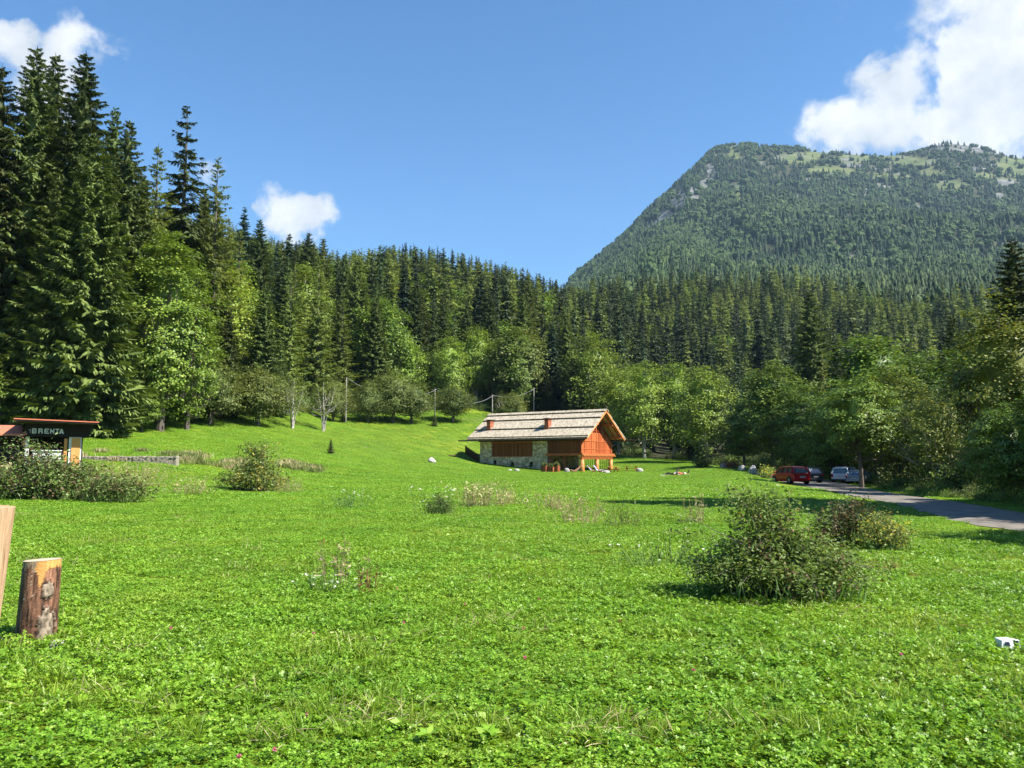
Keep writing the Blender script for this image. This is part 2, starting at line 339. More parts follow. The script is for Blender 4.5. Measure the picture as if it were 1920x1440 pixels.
def Hh(x, y):
    x = np.asarray(x, float); y = np.asarray(y, float)
    r = np.maximum(np.hypot(x, y), 2.01); az = np.arctan2(x, y)
    bl = np.clip((np.radians(75) - np.abs(az)) / np.radians(15), 0, 1)
    a = (np.clip(az, AZ[0], AZ[-1]) - AZ[0]) / (AZ[1] - AZ[0]); b = (np.log(np.minimum(r, 5990)) - LR[0]) / (LR[1] - LR[0])
    i = np.clip(a.astype(int), 0, len(AZ) - 2); j = np.clip(b.astype(int), 0, len(LR) - 2); fa = a - i; fb = b - j
    z = (GT[i, j] * (1 - fb) + GT[i, j + 1] * fb) * (1 - fa) + (GT[i + 1, j] * (1 - fb) + GT[i + 1, j + 1] * fb) * fa
    z = z * bl + (1 - bl) * np.minimum(r * .004, 8)
    n = .10 * vnoise(x, y, 5, 1) * np.clip((r - 12) / 30, 0, 1) + .5 * vnoise(x, y, 22, 2) * np.clip((r - 60) / 120, 0, 1)
    k = np.clip((r - 500) / 900, 0, 1)
    n += np.clip((r - 900) / 700, 0, 1) * (95 * vnoise(x * 1.6, y * .8, 330, 3) + 42 * vnoise(x * 1.5, y * .8, 130, 4) + 15 * vnoise(x, y, 55, 5)) * np.clip((2950 - r) / 900, .14, 1) * np.clip((np.arctan2(x, y) - .06) / .22, .12, 1)
    return z + n
def H(x, y): return float(Hh(x, y))
def gp(px, Y, dz=0):
    """ground point below photo column px at depth Y"""
    x = (px - 960) / F * Y
    for _ in range(3):
        z = H(x, Y); q, _r = proj(x, Y, z); x += (px - q) / F * Y
    return Vector((x, Y, H(x, Y) + dz))

# treeline depth over photo column
TLX = [-400, 0, 300, 475, 620, 750, 900, 1000, 1100, 1200, 1300, 1350, 1500, 1650, 1800, 1920, 2400]
TLY = [84, 84, 101, 119, 151, 164, 176, 178, 172, 165, 150, 128, 104, 80, 52, 38, 30]
def treeline(px): return np.interp(px, TLX, TLY)

GR = [(1376, 292, 12, 22), (1384, 372, 7, 36), (1500, 298, 42, 12), (1545, 318, 45, 11), (1600, 300, 45, 12), (1588, 322, 30, 8), (1650, 330, 30, 9), (1690, 336, 28, 9), (1718, 306, 50, 10),
      (1785, 350, 42, 13), (1755, 325, 35, 9), (1700, 300, 30, 8), (1850, 330, 25, 9), (1905, 315, 45, 30), (1640, 292, 60, 8), (1530, 290, 30, 6)]
RK = [(1272, 374, 22, 30), (1300, 368, 15, 28), (1318, 348, 12, 18), (1335, 326, 10, 20), (1252, 408, 18, 12), (1215, 425, 12, 14), (1238, 415, 9, 7), (1810, 272, 58, 15), (1835, 318, 16, 6), (1885, 345, 18, 9), (1880, 285, 24, 6), (1600, 310, 22, 5), (1385, 395, 6, 8), (1875, 372, 12, 9)]
def ell(px, py, lst):
    m = np.zeros(np.shape(px))
    for a, b, c, d in lst: m = np.maximum(m, 1.25 - np.hypot((px - a) / c, (py - b) / d))
    return m
def nproj(x, y, z):
    z = z - CH; d = np.maximum(y * CT + z * ST, .1); u = -y * ST + z * CT
    return 960 + F * x / d, 720 - F * u / d

def polar_sheet(azs, rs):
    A, Rr = np.meshgrid(azs, rs, indexing='ij')
    x = np.sin(A) * Rr; y = np.cos(A) * Rr; z = Hh(x, y)
    n, m = A.shape; idx = np.arange(n * m).reshape(n, m)
    f = np.stack([idx[:-1, :-1], idx[1:, :-1], idx[1:, 1:], idx[:-1, 1:]], -1).reshape(-1, 4)
    return np.stack([x, y, z], -1).reshape(-1, 3), f
def ground_mat():
    m, nt, o = newmat('meadow_ground'); L = nt.links.new
    tc = N(nt, 'ShaderNodeTexCoord')
    def nz(s, d=6, r=.6):
        n = N(nt, 'ShaderNodeTexNoise', i={'Scale': s, 'Detail': d, 'Roughness': r}); L(tc.outputs['Object'], n.inputs[0]); return n.outputs[0]
    fine = nz(16., 8, .75); mid = nz(.9, 5); big = nz(.05, 4)
    g = ramp(nt, fine, [(.055, .08, .008), (.155, .215, .016), (.24, .30, .035)], [.3, .52, .78])
    g2 = ramp(nt, mid, [(.85, .9, .8), (1.05, 1.03, 1.0), (1.2, 1.08, 1.2)], [.3, .5, .7])
    mm = N(nt, 'ShaderNodeMixRGB', blend_type='MULTIPLY', i={0: 1}); L(g, mm.inputs[1]); L(g2, mm.inputs[2])
    g3 = ramp(nt, big, [(.9, 1.0, .9), (1.0, 1.0, 1.0), (1.25, 1.05, 1.15)], [.35, .5, .65])
    m3 = N(nt, 'ShaderNodeMixRGB', blend_type='MULTIPLY', i={0: 1}); L(mm.outputs[0], m3.inputs[1]); L(g3, m3.inputs[2])
    fl = ramp(nt, nz(1.2, 8, .7), [(.018, .022, .009), (.05, .05, .022), (.15, .125, .07)], [.3, .55, .85])
    at = N(nt, 'ShaderNodeAttribute', attribute_name='mask'); sp = N(nt, 'ShaderNodeSeparateColor'); L(at.outputs['Color'], sp.inputs[0])
    a = N(nt, 'ShaderNodeMixRGB'); L(sp.outputs[0], a.inputs[0]); L(m3.outputs[0], a.inputs[1]); L(fl, a.inputs[2])
    # alpine grass, rock
    ag = ramp(nt, nz(.012, 8, .7), [(.05, .075, .025), (.10, .12, .04), (.16, .16, .065)], [.35, .5, .7])
    b = N(nt, 'ShaderNodeMixRGB'); L(sp.outputs[1], b.inputs[0]); L(a.outputs[0], b.inputs[1]); L(ag, b.inputs[2])
    rk = ramp(nt, nz(.02, 10, .75), [(.04, .045, .042), (.11, .112, .105), (.26, .25, .23)], [.35, .5, .68])
    c = N(nt, 'ShaderNodeMixRGB'); L(sp.outputs[2], c.inputs[0]); L(b.outputs[0], c.inputs[1]); L(rk, c.inputs[2])
    p = N(nt, 'ShaderNodeBsdfPrincipled', i={'Roughness': .85, 'Specular IOR Level': .1}); L(c.outputs[0], p.inputs['Base Color'])
    bp = N(nt, 'ShaderNodeBump', i={'Strength': .9, 'Distance': .06}); L(fine, bp.inputs['Height']); L(bp.outputs[0], p.inputs['Normal'])
    L(p.outputs[0], o.inputs[0]); return m
M_GROUND = ground_mat()
def road_px(Y): return 0
# road centre line in world (X,Y,half width)
RD = [(13.3, 8, 1.7), (13.3, 14, 1.7), (13.5, 20.5, 1.7), (14.8, 25, 1.6), (16.5, 31, 1.55), (18.6, 38, 1.6), (20.9, 47, 1.8), (23.4, 56, 2.0), (26.2, 66, 2.6), (29.2, 78, 3.6), (32, 92, 4.2), (35, 110, 2)]
def road_dist(x, y):
    best = np.full(np.shape(x), 1e9)
    for (a, b, w0), (c, d, w1) in zip(RD[:-1], RD[1:]):
        vx, vy = c - a, d - b; t = np.clip(((x - a) * vx + (y - b) * vy) / (vx * vx + vy * vy), 0, 1)
        best = np.minimum(best, np.hypot(x - a - t * vx, y - b - t * vy) - (w0 + (w1 - w0) * t))
    return best
def add_mask(me, v):
    x, y, z = v[:, 0], v[:, 1], v[:, 2]; r = np.hypot(x, y)
    px, py = nproj(x, np.maximum(y, .5), z)
    tl = treeline(px); n = vnoise(x, y, 6, 9) * 8
    forest = np.clip((y - tl + n + 1) / 4, 0, 1) * (y > 10)
    forest = np.maximum(forest, (np.abs(np.arctan2(x, y)) > 1.0) * np.clip((r - 60) / 20, 0, 1))
    forest = np.where((road_dist(x, y) > 3) & (x > 12) & (y < 110) & (px > 1500) & (y > 15), np.maximum(forest, .8 * (x > np.interp(y, [c[1] for c in RD], [c[0] for c in RD]))), forest)
    far = r > 900
    e = vnoise(x, y, 60, 11) * .9 + vnoise(x, y, 25, 12) * .6
    g = np.clip(ell(px, py, GR) * 2 + e * 1.6 - .2, 0, 1) * far; k = np.clip(ell(px, py, RK) * 2.4 + e * 2.2 - .3, 0, 1) * far
    # tan cutting on the slope and on the bank under the orchard trees
    tan = [(905, 787, 45, 9), (380, 778, 40, 22), (130, 770, 30, 20), (470, 775, 30, 12), (690, 835, 60, 12)]
    t2 = np.clip(ell(px, py, tan) * 1.2 - .2 + vnoise(x, y, 3, 13), 0, .75) * (r < 200) * (r > 80)
    g = np.maximum(g, t2)
    c = np.stack([forest, g, k, np.ones_like(g)], 1).astype(np.float32)
    a = me.attributes.new('mask', 'FLOAT_COLOR', 'POINT'); a.data.foreach_set('color', c.ravel())
azs = np.radians(np.concatenate([np.arange(-180, -40, 4), np.arange(-40, 40, .3), np.arange(40, 180.1, 4)]))
rs = np.concatenate([[.01], np.geomspace(1.5, 640, 230)])
v, f = polar_sheet(azs, rs); me = mesh_np('ground', v, f, M_GROUND, smooth=True); add_mask(me, v)
tag(link('ground', me), 'green clover meadow rising to the wooded hillside', None, None, 'structure')
azs = np.radians(np.concatenate([np.arange(-180, -42, 4), np.arange(-42, 3, 1), np.arange(3, 34, .1), np.arange(34, 180.1, 4)]))
rs = np.concatenate([np.geomspace(632, 3700, 210), [4300, 5200, 7000]])
v, f = polar_sheet(azs, rs); v[:, 2] -= np.where(np.hypot(v[:, 0], v[:, 1]) < 645, 1.5, 0)
me = mesh_np('mountain', v, f, M_GROUND, smooth=True); add_mask(me, v)
tag(link('mountain', me), 'forested mountain with pale cliffs and grassy clearings near its crest', None, None, 'structure')

# road surface
def ribbon(path, zoff, name, mat, edge=0):
    P = []; n = 0
    pts = []
    for (a, b, w0), (c, d, w1) in zip(path[:-1], path[1:]):
        for t in np.linspace(0, 1, 9)[:-1]: pts.append((a + (c - a) * t, b + (d - b) * t, w0 + (w1 - w0) * t))
    pts.append(path[-1])
    p = np.array(pts)
    for _ in range(6): p[1:-1] = p[1:-1] * .5 + (p[:-2] + p[2:]) * .25
    t = np.gradient(p[:, :2], axis=0); t = norm(t); nn = np.stack([t[:, 1], -t[:, 0]], 1)
    K = 9; vs = []
    for k in np.linspace(-1, 1, K):
        q = p[:, :2] + nn * (p[:, 2:3] * k) + nn * (rng.normal(size=(len(p), 1)) * (.10 if abs(k) == 1 else 0))
        z = Hh(q[:, 0], q[:, 1]) + zoff - (.06 if abs(k) == 1 else 0)
        vs.append(np.column_stack([q, z]))
    V = np.stack(vs, 1); m = len(p); idx = np.arange(m * K).reshape(m, K)
    f = np.stack([idx[:-1, :-1], idx[:-1, 1:], idx[1:, 1:], idx[1:, :-1]], -1).reshape(-1, 4)
    return link(name, mesh_np(name, V.reshape(-1, 3), f, mat, smooth=True))
M_ROAD = surf('dusty_road', [(.09, .08, .066), (.17, .15, .122), (.25, .22, .18)], 1.6, pos=[.3, .5, .75], bump=.5, detail=12, rough=.9)
tag(ribbon(RD, .075, 'road', M_ROAD), 'narrow dusty lane curving to the parked cars', None, None, 'structure')

# ------------------------------------------------------------------ tree prototypes
def trunk_mesh(name, Ht, r0, mat, lean=0, seed=0, top=.97, n=8, curve=0.):
    r = random.Random(seed); mb = MB(); k = 8
    P = []; Q = []
    for i in range(k + 1):
        t = i / k; P.append((lean * t + curve * math.sin(t * 5 + seed) * .4 * t, curve * math.cos(t * 4 + seed) * .3 * t, Ht * top * t - (.4 if i == 0 else 0))); Q.append(r0 * (1.25 if i == 0 else 1) * (1 - t) ** .8 + .015)
    mb.tube(P, Q, n); return mb, P
def conifer(seed, Ht, Rr, levels, nb, k, mat, base=.1, droop=.35, up=.25, wid=.085, jag=.3, hang=1, sparse=0., shape=.72, small=1., core=.35):
    r = np.random.default_rng(seed); parts = []
    zs = []
    z = base
    t = np.linspace(0, 1, levels); lv = base + (1 - base) * (1 - (1 - t) ** 1.12) * .985
    for q, zl in enumerate(lv):
        n = max(3, int(nb * (.6 + .8 * (1 - zl)) + r.random()))
        if r.random() < sparse: n = max(1, n - 3)
        ph = r.random() * 6.28 + np.arange(n) * 6.28 / n + r.normal(size=n) * .25
        fall = (1 - zl) ** shape
        ln = Rr * (fall * (1 if zl > base + .12 else .75 + 2 * (zl - base))) * r.uniform(1 - jag, 1 + jag * .6, n) + .012 * Ht * .5
        zz = zl * Ht + r.normal(size=n) * Ht / levels * .35
        dr = droop * (1.1 - .9 * zl) ** 1.0
        D = np.stack([np.cos(ph), np.sin(ph), np.zeros(n)], 1); Sd = np.stack([-np.sin(ph), np.cos(ph), np.zeros(n)], 1)
        for j in range(k):
            s = (.12 + .88 * (j + r.random(n) * .7) / k)
            P = D * (ln * s)[:, None]; P[:, 2] = zz + ln * (-dr * s + up * s * s * (1.1 - dr))
            keep = r.random(n) > .06
            L1 = ((.30 if k < 8 else .20) * ln * (1.1 - s) + (.13 if k < 8 else .08) * ln + .10) * r.uniform(.65, 1.3, n) * small
            for sg in ((-1, 1) if k < 5 else (-1, 1, -.45, .45)):
                dd = D * .8 + Sd * sg * .95 + r.normal(size=(n, 3)) * .12; dd[:, 2] = -dr * .75 - .1 + r.normal(size=n) * .18
                nn = np.tile([0, 0, 1.], (n, 1)) + D * .55 + r.normal(size=(n, 3)) * .3
                parts.append(kites(P[keep], dd[keep], nn[keep], L1[keep], (L1 * wid * 2)[keep], .25))
            if hang:
                hd = D * .35 + r.normal(size=(n, 3)) * .25; hd[:, 2] = -1
                L2 = (L1 * .6 + .1) * hang
                parts.append(kites(P[keep], hd[keep], (Sd + D + r.normal(size=(n, 3)) * .8)[keep], L2[keep], (L2 * .2)[keep], 0))
        tp = D * ln[:, None] * .8; tp[:, 2] = zz + ln * .8 * (-dr + up * .8 * (1.1 - dr))
        dd = D.copy(); dd[:, 2] = -.2 + up * .8
        parts.append(kites(tp, dd, np.tile([0, 0, 1.], (n, 1)) + r.normal(size=(n, 3)) * .3, ln * .3 + .1, (ln * .3 + .1) * .28, 0))
    # added solid core in the needle colour, blocks light to shade the far side
    if core:
        q = 9; zz = np.linspace(base + .02, .93, 14); cv = []
        for z in zz:
            rr_ = Rr * (1 - z) ** shape * core * (.45 if z < base + .06 else 1) + .02
            a = np.arange(q) / q * 6.28 + z * 9; cv.append(np.column_stack([np.cos(a) * rr_ * r.uniform(.6, 1.25, q), np.sin(a) * rr_ * r.uniform(.6, 1.25, q), np.full(q, z * Ht) - dr.mean() * rr_]))
        cv = np.array(cv).reshape(-1, 3); ii = np.arange(14 * q).reshape(14, q)
        parts.append((cv, np.stack([ii[:-1], np.roll(ii[:-1], -1, 1), np.roll(ii[1:], -1, 1), ii[1:]], -1).reshape(-1, 4)))
    # leader
    tp = np.tile([0, 0, Ht * .955], (3, 1)); dd = r.normal(size=(3, 3)) * .03; dd[:, 2] = 1
    parts.append(kites(tp, dd, runit(r, 3), Ht * np.array([.05, .035, .025]), np.full(3, Ht * .0025 + .01), 0))
    return merge(parts)
def broad(seed, Ht, Rx, nclu, per, leaf, base=.22, flatc=.45, top=1.0, limbs=True, lumps=.35, shape=1.0, cr=.125, stems=1):
    """crown of leaf clumps on real limbs; returns leaves (v,f), limb MB"""
    r = np.random.default_rng(seed)
    cz = (base + 1) / 2 * Ht; rz = (1 - base) / 2 * Ht
    C = []
    while len(C) < nclu:
        p = runit(r, 1)[0] * r.uniform(.35, 1) ** .45
        ph = math.atan2(p[1], p[0])
        m = 1 + lumps * (math.sin(ph * 3 + seed) * .4 + math.sin(ph * 5 + p[2] * 4 + seed * 2) * .35 + r.normal() * .25)
        zf = p[2]
        rr = m * (1 - .22 * max(zf, 0) * shape)
        C.append((p[0] * Rx * rr, p[1] * Rx * rr, cz + zf * rz * (1 + .08 * r.normal())))
    C = np.array(C); parts = []
    sz = np.minimum(Rx, rz) * cr * r.uniform(.6, 1.5, nclu)
    n = nclu * per; idx = np.repeat(np.arange(nclu), per)
    off = r.normal(size=(n, 3)) * sz[idx][:, None]; off[:, 2] *= flatc
    P = C[idx] + off
    out_ = norm(P - np.array([0, 0, cz * .8])); nn = norm(out_ * .9 + np.array([0, 0, .7]) + r.normal(size=(n, 3)) * .38)
    d = np.cross(nn, r.normal(size=(n, 3)))
    Ls = leaf * r.uniform(.6, 1.4, n)
    lv = kites(P, d, nn, Ls, Ls * .40, .1)
    # added solid lump in the leaf colour, deepens shade within the crown
    q = 10; zz = np.linspace(-.85, .85, 9); cv = []
    for z in zz:
        rr_ = Rx * .58 * math.sqrt(1 - z * z) * r.uniform(.6, 1.15, q); a = np.arange(q) / q * 6.283
        cv.append(np.column_stack([np.cos(a) * rr_, np.sin(a) * rr_, cz + z * rz * .72 + r.normal(size=q) * .12 * rz * .5]))
    cv = np.array(cv).reshape(-1, 3); ii = np.arange(9 * q).reshape(9, q)
    if per > 30: lv = merge([lv, (cv, np.stack([ii[:-1], np.roll(ii[:-1], -1, 1), np.roll(ii[1:], -1, 1), ii[1:]], -1).reshape(-1, 4))])
    mb = MB()
    if limbs:
        rr = random.Random(seed); zf = base * Ht * .75
        r0 = Ht * .014 + .03
        lean = r.normal() * .05 * Ht
        tr = [(0, 0, -.3), (lean * .2, 0, Ht * .3), (lean * .6, lean * .3, Ht * .6), (lean, lean * .4, Ht * .9)]
        mb.tube(tr, [r0 * 1.3, r0, r0 * .6, r0 * .15], 7)
        for k_ in range(stems - 1):
            a = k_ * 2.2 + seed; x_, y_ = math.cos(a), math.sin(a)
            mb.tube([(x_ * .1, y_ * .1, -.3), (x_ * .35, y_ * .35, Ht * .2), (x_ * Rx * .4, y_ * Rx * .4, Ht * .55), (x_ * Rx * .55, y_ * Rx * .55, Ht * .8)], [r0 * .8, r0 * .6, r0 * .4, r0 * .1], 5)
        order = np.argsort(-np.hypot(C[:, 0], C[:, 1]))
        for q in order[:max(10, nclu // 3)]:
            c = C[q]; t0 = min(.85, max(base * .7, (c[2] / Ht) * .62 + r.normal() * .04)); b = np.array([lean * t0, 0, Ht * t0])
            m = b + (c - b) * .5 + np.array([0, 0, -.06 * Ht]) * (1 if c[2] > b[2] else -.5) + r.normal(size=3) * .02 * Ht
            rr_ = r0 * .42 * (1 - t0 * .5)
            mb.tube([b, m, c], [rr_, rr_ * .6, .012], 4, cap=False)
    return lv, mb
# crown collections for instances
def place(kind, mesh_t, mesh_c, name, loc, sc, rz, label, cat, group=None, sz=None):
    e = empty(name, loc, rz, label, cat, group); e.scale = (sc * (sz or 1), sc * (sz or 1), sc)
    link('trunk', mesh_t, e); link('crown', mesh_c, e)
    return e
PROT = {}
def mk_con(key, n, **kw):
    PROT[key] = []
    mat = kw.pop('mat'); bark = kw.pop('bark', M_BARK); Ht = kw['Ht']; s0 = kw.pop('seed', 1)
    for q in range(n):
        v, f = conifer(s0 + q * 17, mat=mat, **kw)
        tb, _ = trunk_mesh('trunk', Ht, Ht * .011 + .02, bark, seed=q, curve=.15)
        # dead twigs under the crown
        r = random.Random(q)
        for j in range(14):
            a = r.random() * 6.28; z = Ht * r.uniform(.04, kw.get('base', .1) + .25); l = r.uniform(.6, 1.8) * Ht / 30
            tb.tube([(0, 0, z), (math.cos(a) * l, math.sin(a) * l, z - .15 * l)], [.03 * Ht / 30, .008], 3, cap=False)
        PROT[key].append((tb.mesh('trunk', bark), mesh_np('crown', v, f, mat), Ht))
def mk_bro(key, n, mat, bark=M_BARK, seed=1, Ht=12, **kw):
    PROT[key] = []
    for q in range(n):
        (v, f), mb = broad(seed + q * 13, Ht, **kw)
        PROT[key].append((mb.mesh('trunk', bark), mesh_np('crown', v, f, mat), Ht))
mk_con('spruce', 4, Ht=30, Rr=5.1, levels=74, nb=7, k=11, mat=M_SPR, base=.07, droop=.5, up=.32, hang=1.1, seed=3)
mk_con('spruce2', 2, Ht=30, Rr=5.4, levels=74, nb=8, k=12, mat=M_SPR2, base=.05, droop=.5, up=.35, hang=1.2, seed=31)
mk_con('lean_spruce', 2, Ht=30, Rr=3.8, levels=50, nb=6, k=7, core=0, mat=M_SPR, base=.2, droop=.5, up=.35, hang=.9, sparse=.4, jag=.5, seed=51, wid=.085)
mk_con('fir', 2, Ht=30, Rr=4.2, levels=50, nb=7, k=7, mat=M_FIR, base=.1, droop=.15, up=.1, hang=0, seed=71, wid=.13)
mk_con('larch', 3, Ht=26, Rr=3.9, levels=56, nb=6, k=8, core=0, mat=M_LAR, base=.1, droop=.25, up=.25, hang=1.2, seed=91, wid=.06, jag=.45, sparse=.25, small=.9, shape=.7)
mk_con('young_spruce', 2, Ht=8, Rr=2.3, levels=26, nb=6, k=4, mat=M_SPR, base=.02, droop=.15, up=.2, hang=.4, seed=111, wid=.12)
mk_bro('beech', 4, M_BEE, Ht=16, Rx=4.7, nclu=230, per=60, leaf=.30, base=.12, flatc=.4, seed=5)
mk_bro('tall_beech', 2, M_BEE, Ht=28, Rx=6.4, nclu=480, per=62, leaf=.36, base=.1, flatc=.42, seed=15, cr=.095)
mk_bro('maple', 3, M_BEE2, Ht=16, Rx=4.6, nclu=220, per=60, leaf=.27, base=.15, flatc=.55, seed=205, bark=M_PALE)
mk_bro('yellow_beech', 2, M_YEL, Ht=12, Rx=3.6, nclu=260, per=75, leaf=.19, base=.08, flatc=.4, seed=305)
mk_bro('orchard', 4, M_ORC, Ht=9, Rx=4.2, nclu=190, per=55, leaf=.22, base=.13, stems=3, flatc=.6, seed=405, bark=M_BARK, cr=.15)
mk_bro('sparse_orchard', 2, M_ORC, Ht=8, Rx=2.8, nclu=70, per=26, leaf=.18, base=.25, flatc=.6, seed=505, bark=M_PALE, cr=.15, stems=4)
mk_bro('birch', 2, M_YEL, Ht=9, Rx=3.1, nclu=230, per=50, leaf=.14, base=.1, flatc=.7, seed=605, bark=M_PALE, cr=.12)
mk_bro('near_beech', 3, M_BEE, Ht=10, Rx=3.7, nclu=280, per=75, leaf=.18, base=.04, flatc=.4, seed=705, cr=.105)
mk_bro('high_beech', 1, M_BEE, Ht=10, Rx=3.7, nclu=250, per=75, leaf=.18, base=.3, flatc=.4, seed=755, cr=.105)
TREE_WORDS = {'spruce': ('spruce_tree', 'spruce'), 'spruce2': ('spruce_tree', 'spruce'), 'lean_spruce': ('spruce_tree', 'spruce'), 'fir': ('fir_tree', 'fir'), 'larch': ('larch_tree', 'larch'),
              'young_spruce': ('young_spruce_tree', 'spruce'), 'beech': ('beech_tree', 'tree'), 'maple': ('maple_tree', 'tree'), 'yellow_beech': ('beech_tree', 'tree'), 'orchard': ('orchard_tree', 'tree'),
              'sparse_orchard': ('orchard_tree', 'tree'), 'birch': ('birch_tree', 'tree'), 'near_beech': ('beech_tree', 'tree'), 'high_beech': ('beech_tree', 'tree'), 'tall_beech': ('beech_tree', 'tree')}
OCC = []                                    # (x,y,r) keeps the random fill away from hand-placed trunks
pc = {}
def hero(key, px, ytop, Y, label, wf=1., group=None, h=None):
    g = gp(px, Y); hh = h or (zray(ytop, Y) - g.z)
    i = pc.get(key, 0); pc[key] = i + 1
    t, c, Ht = PROT[key][i % len(PROT[key])]; sc = hh / Ht
    nm, cat = TREE_WORDS[key]
    e = empty(nm, g, random.random() * 6.28, label, cat, group); e.scale = (sc * wf, sc * wf, sc)
    link('trunk', t, e); link('crown', c, e); OCC.append((g.x, g.y, 3.0)); return e
# left forest edge, tall
hero('spruce', 27, 86, 84, 'tall narrow dark spruce at the far left, its reddish tip against the cloud')
hero('spruce', -40, 120, 82, 'dark spruce cut by the left edge of the photo, tip hidden', 1.0)
hero('spruce', 68, 100, 94, 'tall dark spruce between the two pointed spruces at far left')
hero('spruce', 125, 96, 86, 'tallest pointed spruce with ragged top, third from the left edge', 1.05)
hero('spruce2', 150, 250, 80, 'huge shaggy spruce with drooping olive branches behind the kiosk', 1.15)
hero('spruce2', 85, 330, 80, 'broad olive spruce just left of the huge shaggy spruce', 1.1)
hero('spruce', 190, 200, 102, 'slim spruce with sharp tip, left one of a close pair beside the tall group', .85)
hero('spruce', 217, 222, 96, 'slim spruce with sharp tip, right one of a close pair beside the tall group', .95)
hero('larch', 276, 268, 104, 'light yellow-green larch between the sharp pair and the open dark spruce')
hero('lean_spruce', 328, 196, 112, 'tall open-branched dark spruce standing alone against the sky', 1.15)
hero('larch', 392, 294, 116, 'feathery larch right of the tall open-branched spruce')
hero('fir', 449, 386, 165, 'dark blue-green fir poking above the forest left of the small cloud', .9)
hero('spruce2', 250, 330, 98, 'bushy olive spruce below the slim sharp pair')
hero('tall_beech', 300, 440, 92, 'tall leafy bright green beech among the spruces right of the shaggy spruce', 1.0)
hero('tall_beech', 235, 560, 90, 'dark leafy beech beneath the tall bright beech')
hero('tall_beech', 350, 560, 98, 'round leafy beech reaching right over the grey orchard tree')
hero('tall_beech', 20, 600, 84, 'leafy beech at the left edge above the red shed roof', .9)
hero('beech', 75, 690, 78, 'low leafy beech directly behind the sign of the kiosk', 1.1)
hero('beech', -30, 660, 76, 'low leafy beech cut by the left edge of the photo')
hero('beech', 265, 715, 88, 'low dark leafy beech at the meadow edge right of the kiosk', 1.3)
hero('spruce', 405, 435, 126, 'dark spruce with pale tip left of the pale larches')
hero('larch', 440, 430, 135, 'pale grey-green larch leaning between two dark spruces')
hero('spruce', 425, 575, 114, 'lower deep green spruce behind the second orchard tree')
hero('spruce', 478, 410, 150, 'ragged dark spruce under the small cloud')
hero('fir', 535, 436, 160, 'dark dense fir below the right side of the small cloud')
hero('spruce', 572, 434, 175, 'twin-topped spruce right of the dense fir on the skyline')
hero('spruce', 490, 530, 122, 'deep green spruce behind the bare-trunked orchard tree', 1.1)
hero('larch', 540, 505, 135, 'light green larch left of the tall yellow-green larch')
hero('larch', 592, 480, 146, 'tall yellow-green larch above the first power pole', 1.1)
hero('larch', 638, 545, 154, 'yellow-green larch just right of the first power pole', 1.15)
hero('spruce', 525, 640, 126, 'short green spruce between orchard trees on the left')
hero('spruce', 600, 446, 185, 'pointed dark spruce at the start of the far ridge')
hero('spruce', 745, 590, 176, 'dark spruce with long drooping boughs above the sagging wire')
hero('larch', 850, 600, 180, 'feathery light larch left of the green maple above the slope')
hero('maple', 700, 600, 176, 'bright leafy maple low on the hillside behind the sagging wire')
hero('maple', 893, 612, 184, 'green leafy maple above the tan cutting')
hero('spruce', 938, 640, 178, 'dark narrow spruce left of the pale poplar-like tree')
hero('orchard', 975, 620, 184, 'pale grey-green tall tree above the left end of the roof', 1.0)
hero('spruce', 1026, 690, 176, 'dark young spruce above the middle of the roof', 1.2)
hero('spruce', 1076, 670, 172, 'dark young spruce above the right part of the roof', 1.2)
hero('maple', 1112, 625, 176, 'tall bright leafy tree behind the gable peak', .95)
# orchard row at the meadow edge
hero('orchard', 393, 672, 106, 'grey-green orchard tree, leftmost of the row along the meadow edge', 1.05)
hero('orchard', 484, 690, 112, 'round orchard tree second from the left along the meadow edge', 1.05)
hero('sparse_orchard', 548, 700, 118, 'orchard tree with bare pale forked trunk and thin crown')
hero('sparse_orchard', 606, 705, 124, 'thin orchard tree with light stem left of the first power pole')
hero('orchard', 690, 715, 146, 'grey-green orchard tree right of the first power pole', .9)
hero('orchard', 736, 695, 150, 'orchard tree under the lowest sag of the wire')
hero('orchard', 772, 712, 152, 'orchard tree with dark leaning trunk left of the second power pole', 1.1)
hero('orchard', 850, 722, 158, 'round yellow-green orchard tree right of the second power pole', 1.15)
hero('sparse_orchard', 940, 735, 172, 'small tree beside the third power pole above the roof end')
hero('orchard', 960, 738, 168, 'round grey bush tree above the left chimney', 1.1)
hero('orchard', 625, 715, 140, 'dull olive tree behind the first power pole', .9)
hero('young_spruce', 620, 822, 98, 'tiny dark spruce standing alone on the open meadow')
hero('young_spruce', 643, 770, 142, 'little dark spruce bush at the foot of the first power pole', 1.3)
hero('young_spruce', 815, 776, 152, 'little dark spruce bush at the foot of the second power pole', 1.2)
# right of the house
hero('maple', 1208, 678, 158, 'tall leafy tree with white trunks right of the house', 1.05)
hero('maple', 1160, 690, 168, 'dark leafy tree directly behind the gable', .9)
hero('maple', 1265, 680, 160, 'leafy tree with yellow-green top between the two pale-trunked trees', .9)
hero('maple', 1322, 686, 138, 'round leafy tree with forked pale trunk right of the grassy path', 1.15)
hero('young_spruce', 1318, 815, 112, 'dark low conifer bush at the meadow edge under the round leafy tree', 1.25)
hero('beech', 1450, 678, 112, 'big round beech with bright top left of the red car', 1.15)
hero('beech', 1395, 745, 116, 'dark beech left of the big round beech')
hero('near_beech', 1500, 720, 104, 'dark leafy tree right above the red car')
hero('spruce', 1530, 545, 140, 'tall dark spruce rising above the trees over the parked cars', 1.25)
hero('spruce', 1578, 640, 130, 'spruce half hidden right of the tall dark spruce')
hero('beech', 1648, 622, 96, 'tall beech with sunlit yellow-green top above the white car', 1.2)
hero('near_beech', 1560, 735, 90, 'dark leafy tree above the gap between the red and the white car', 1.1)
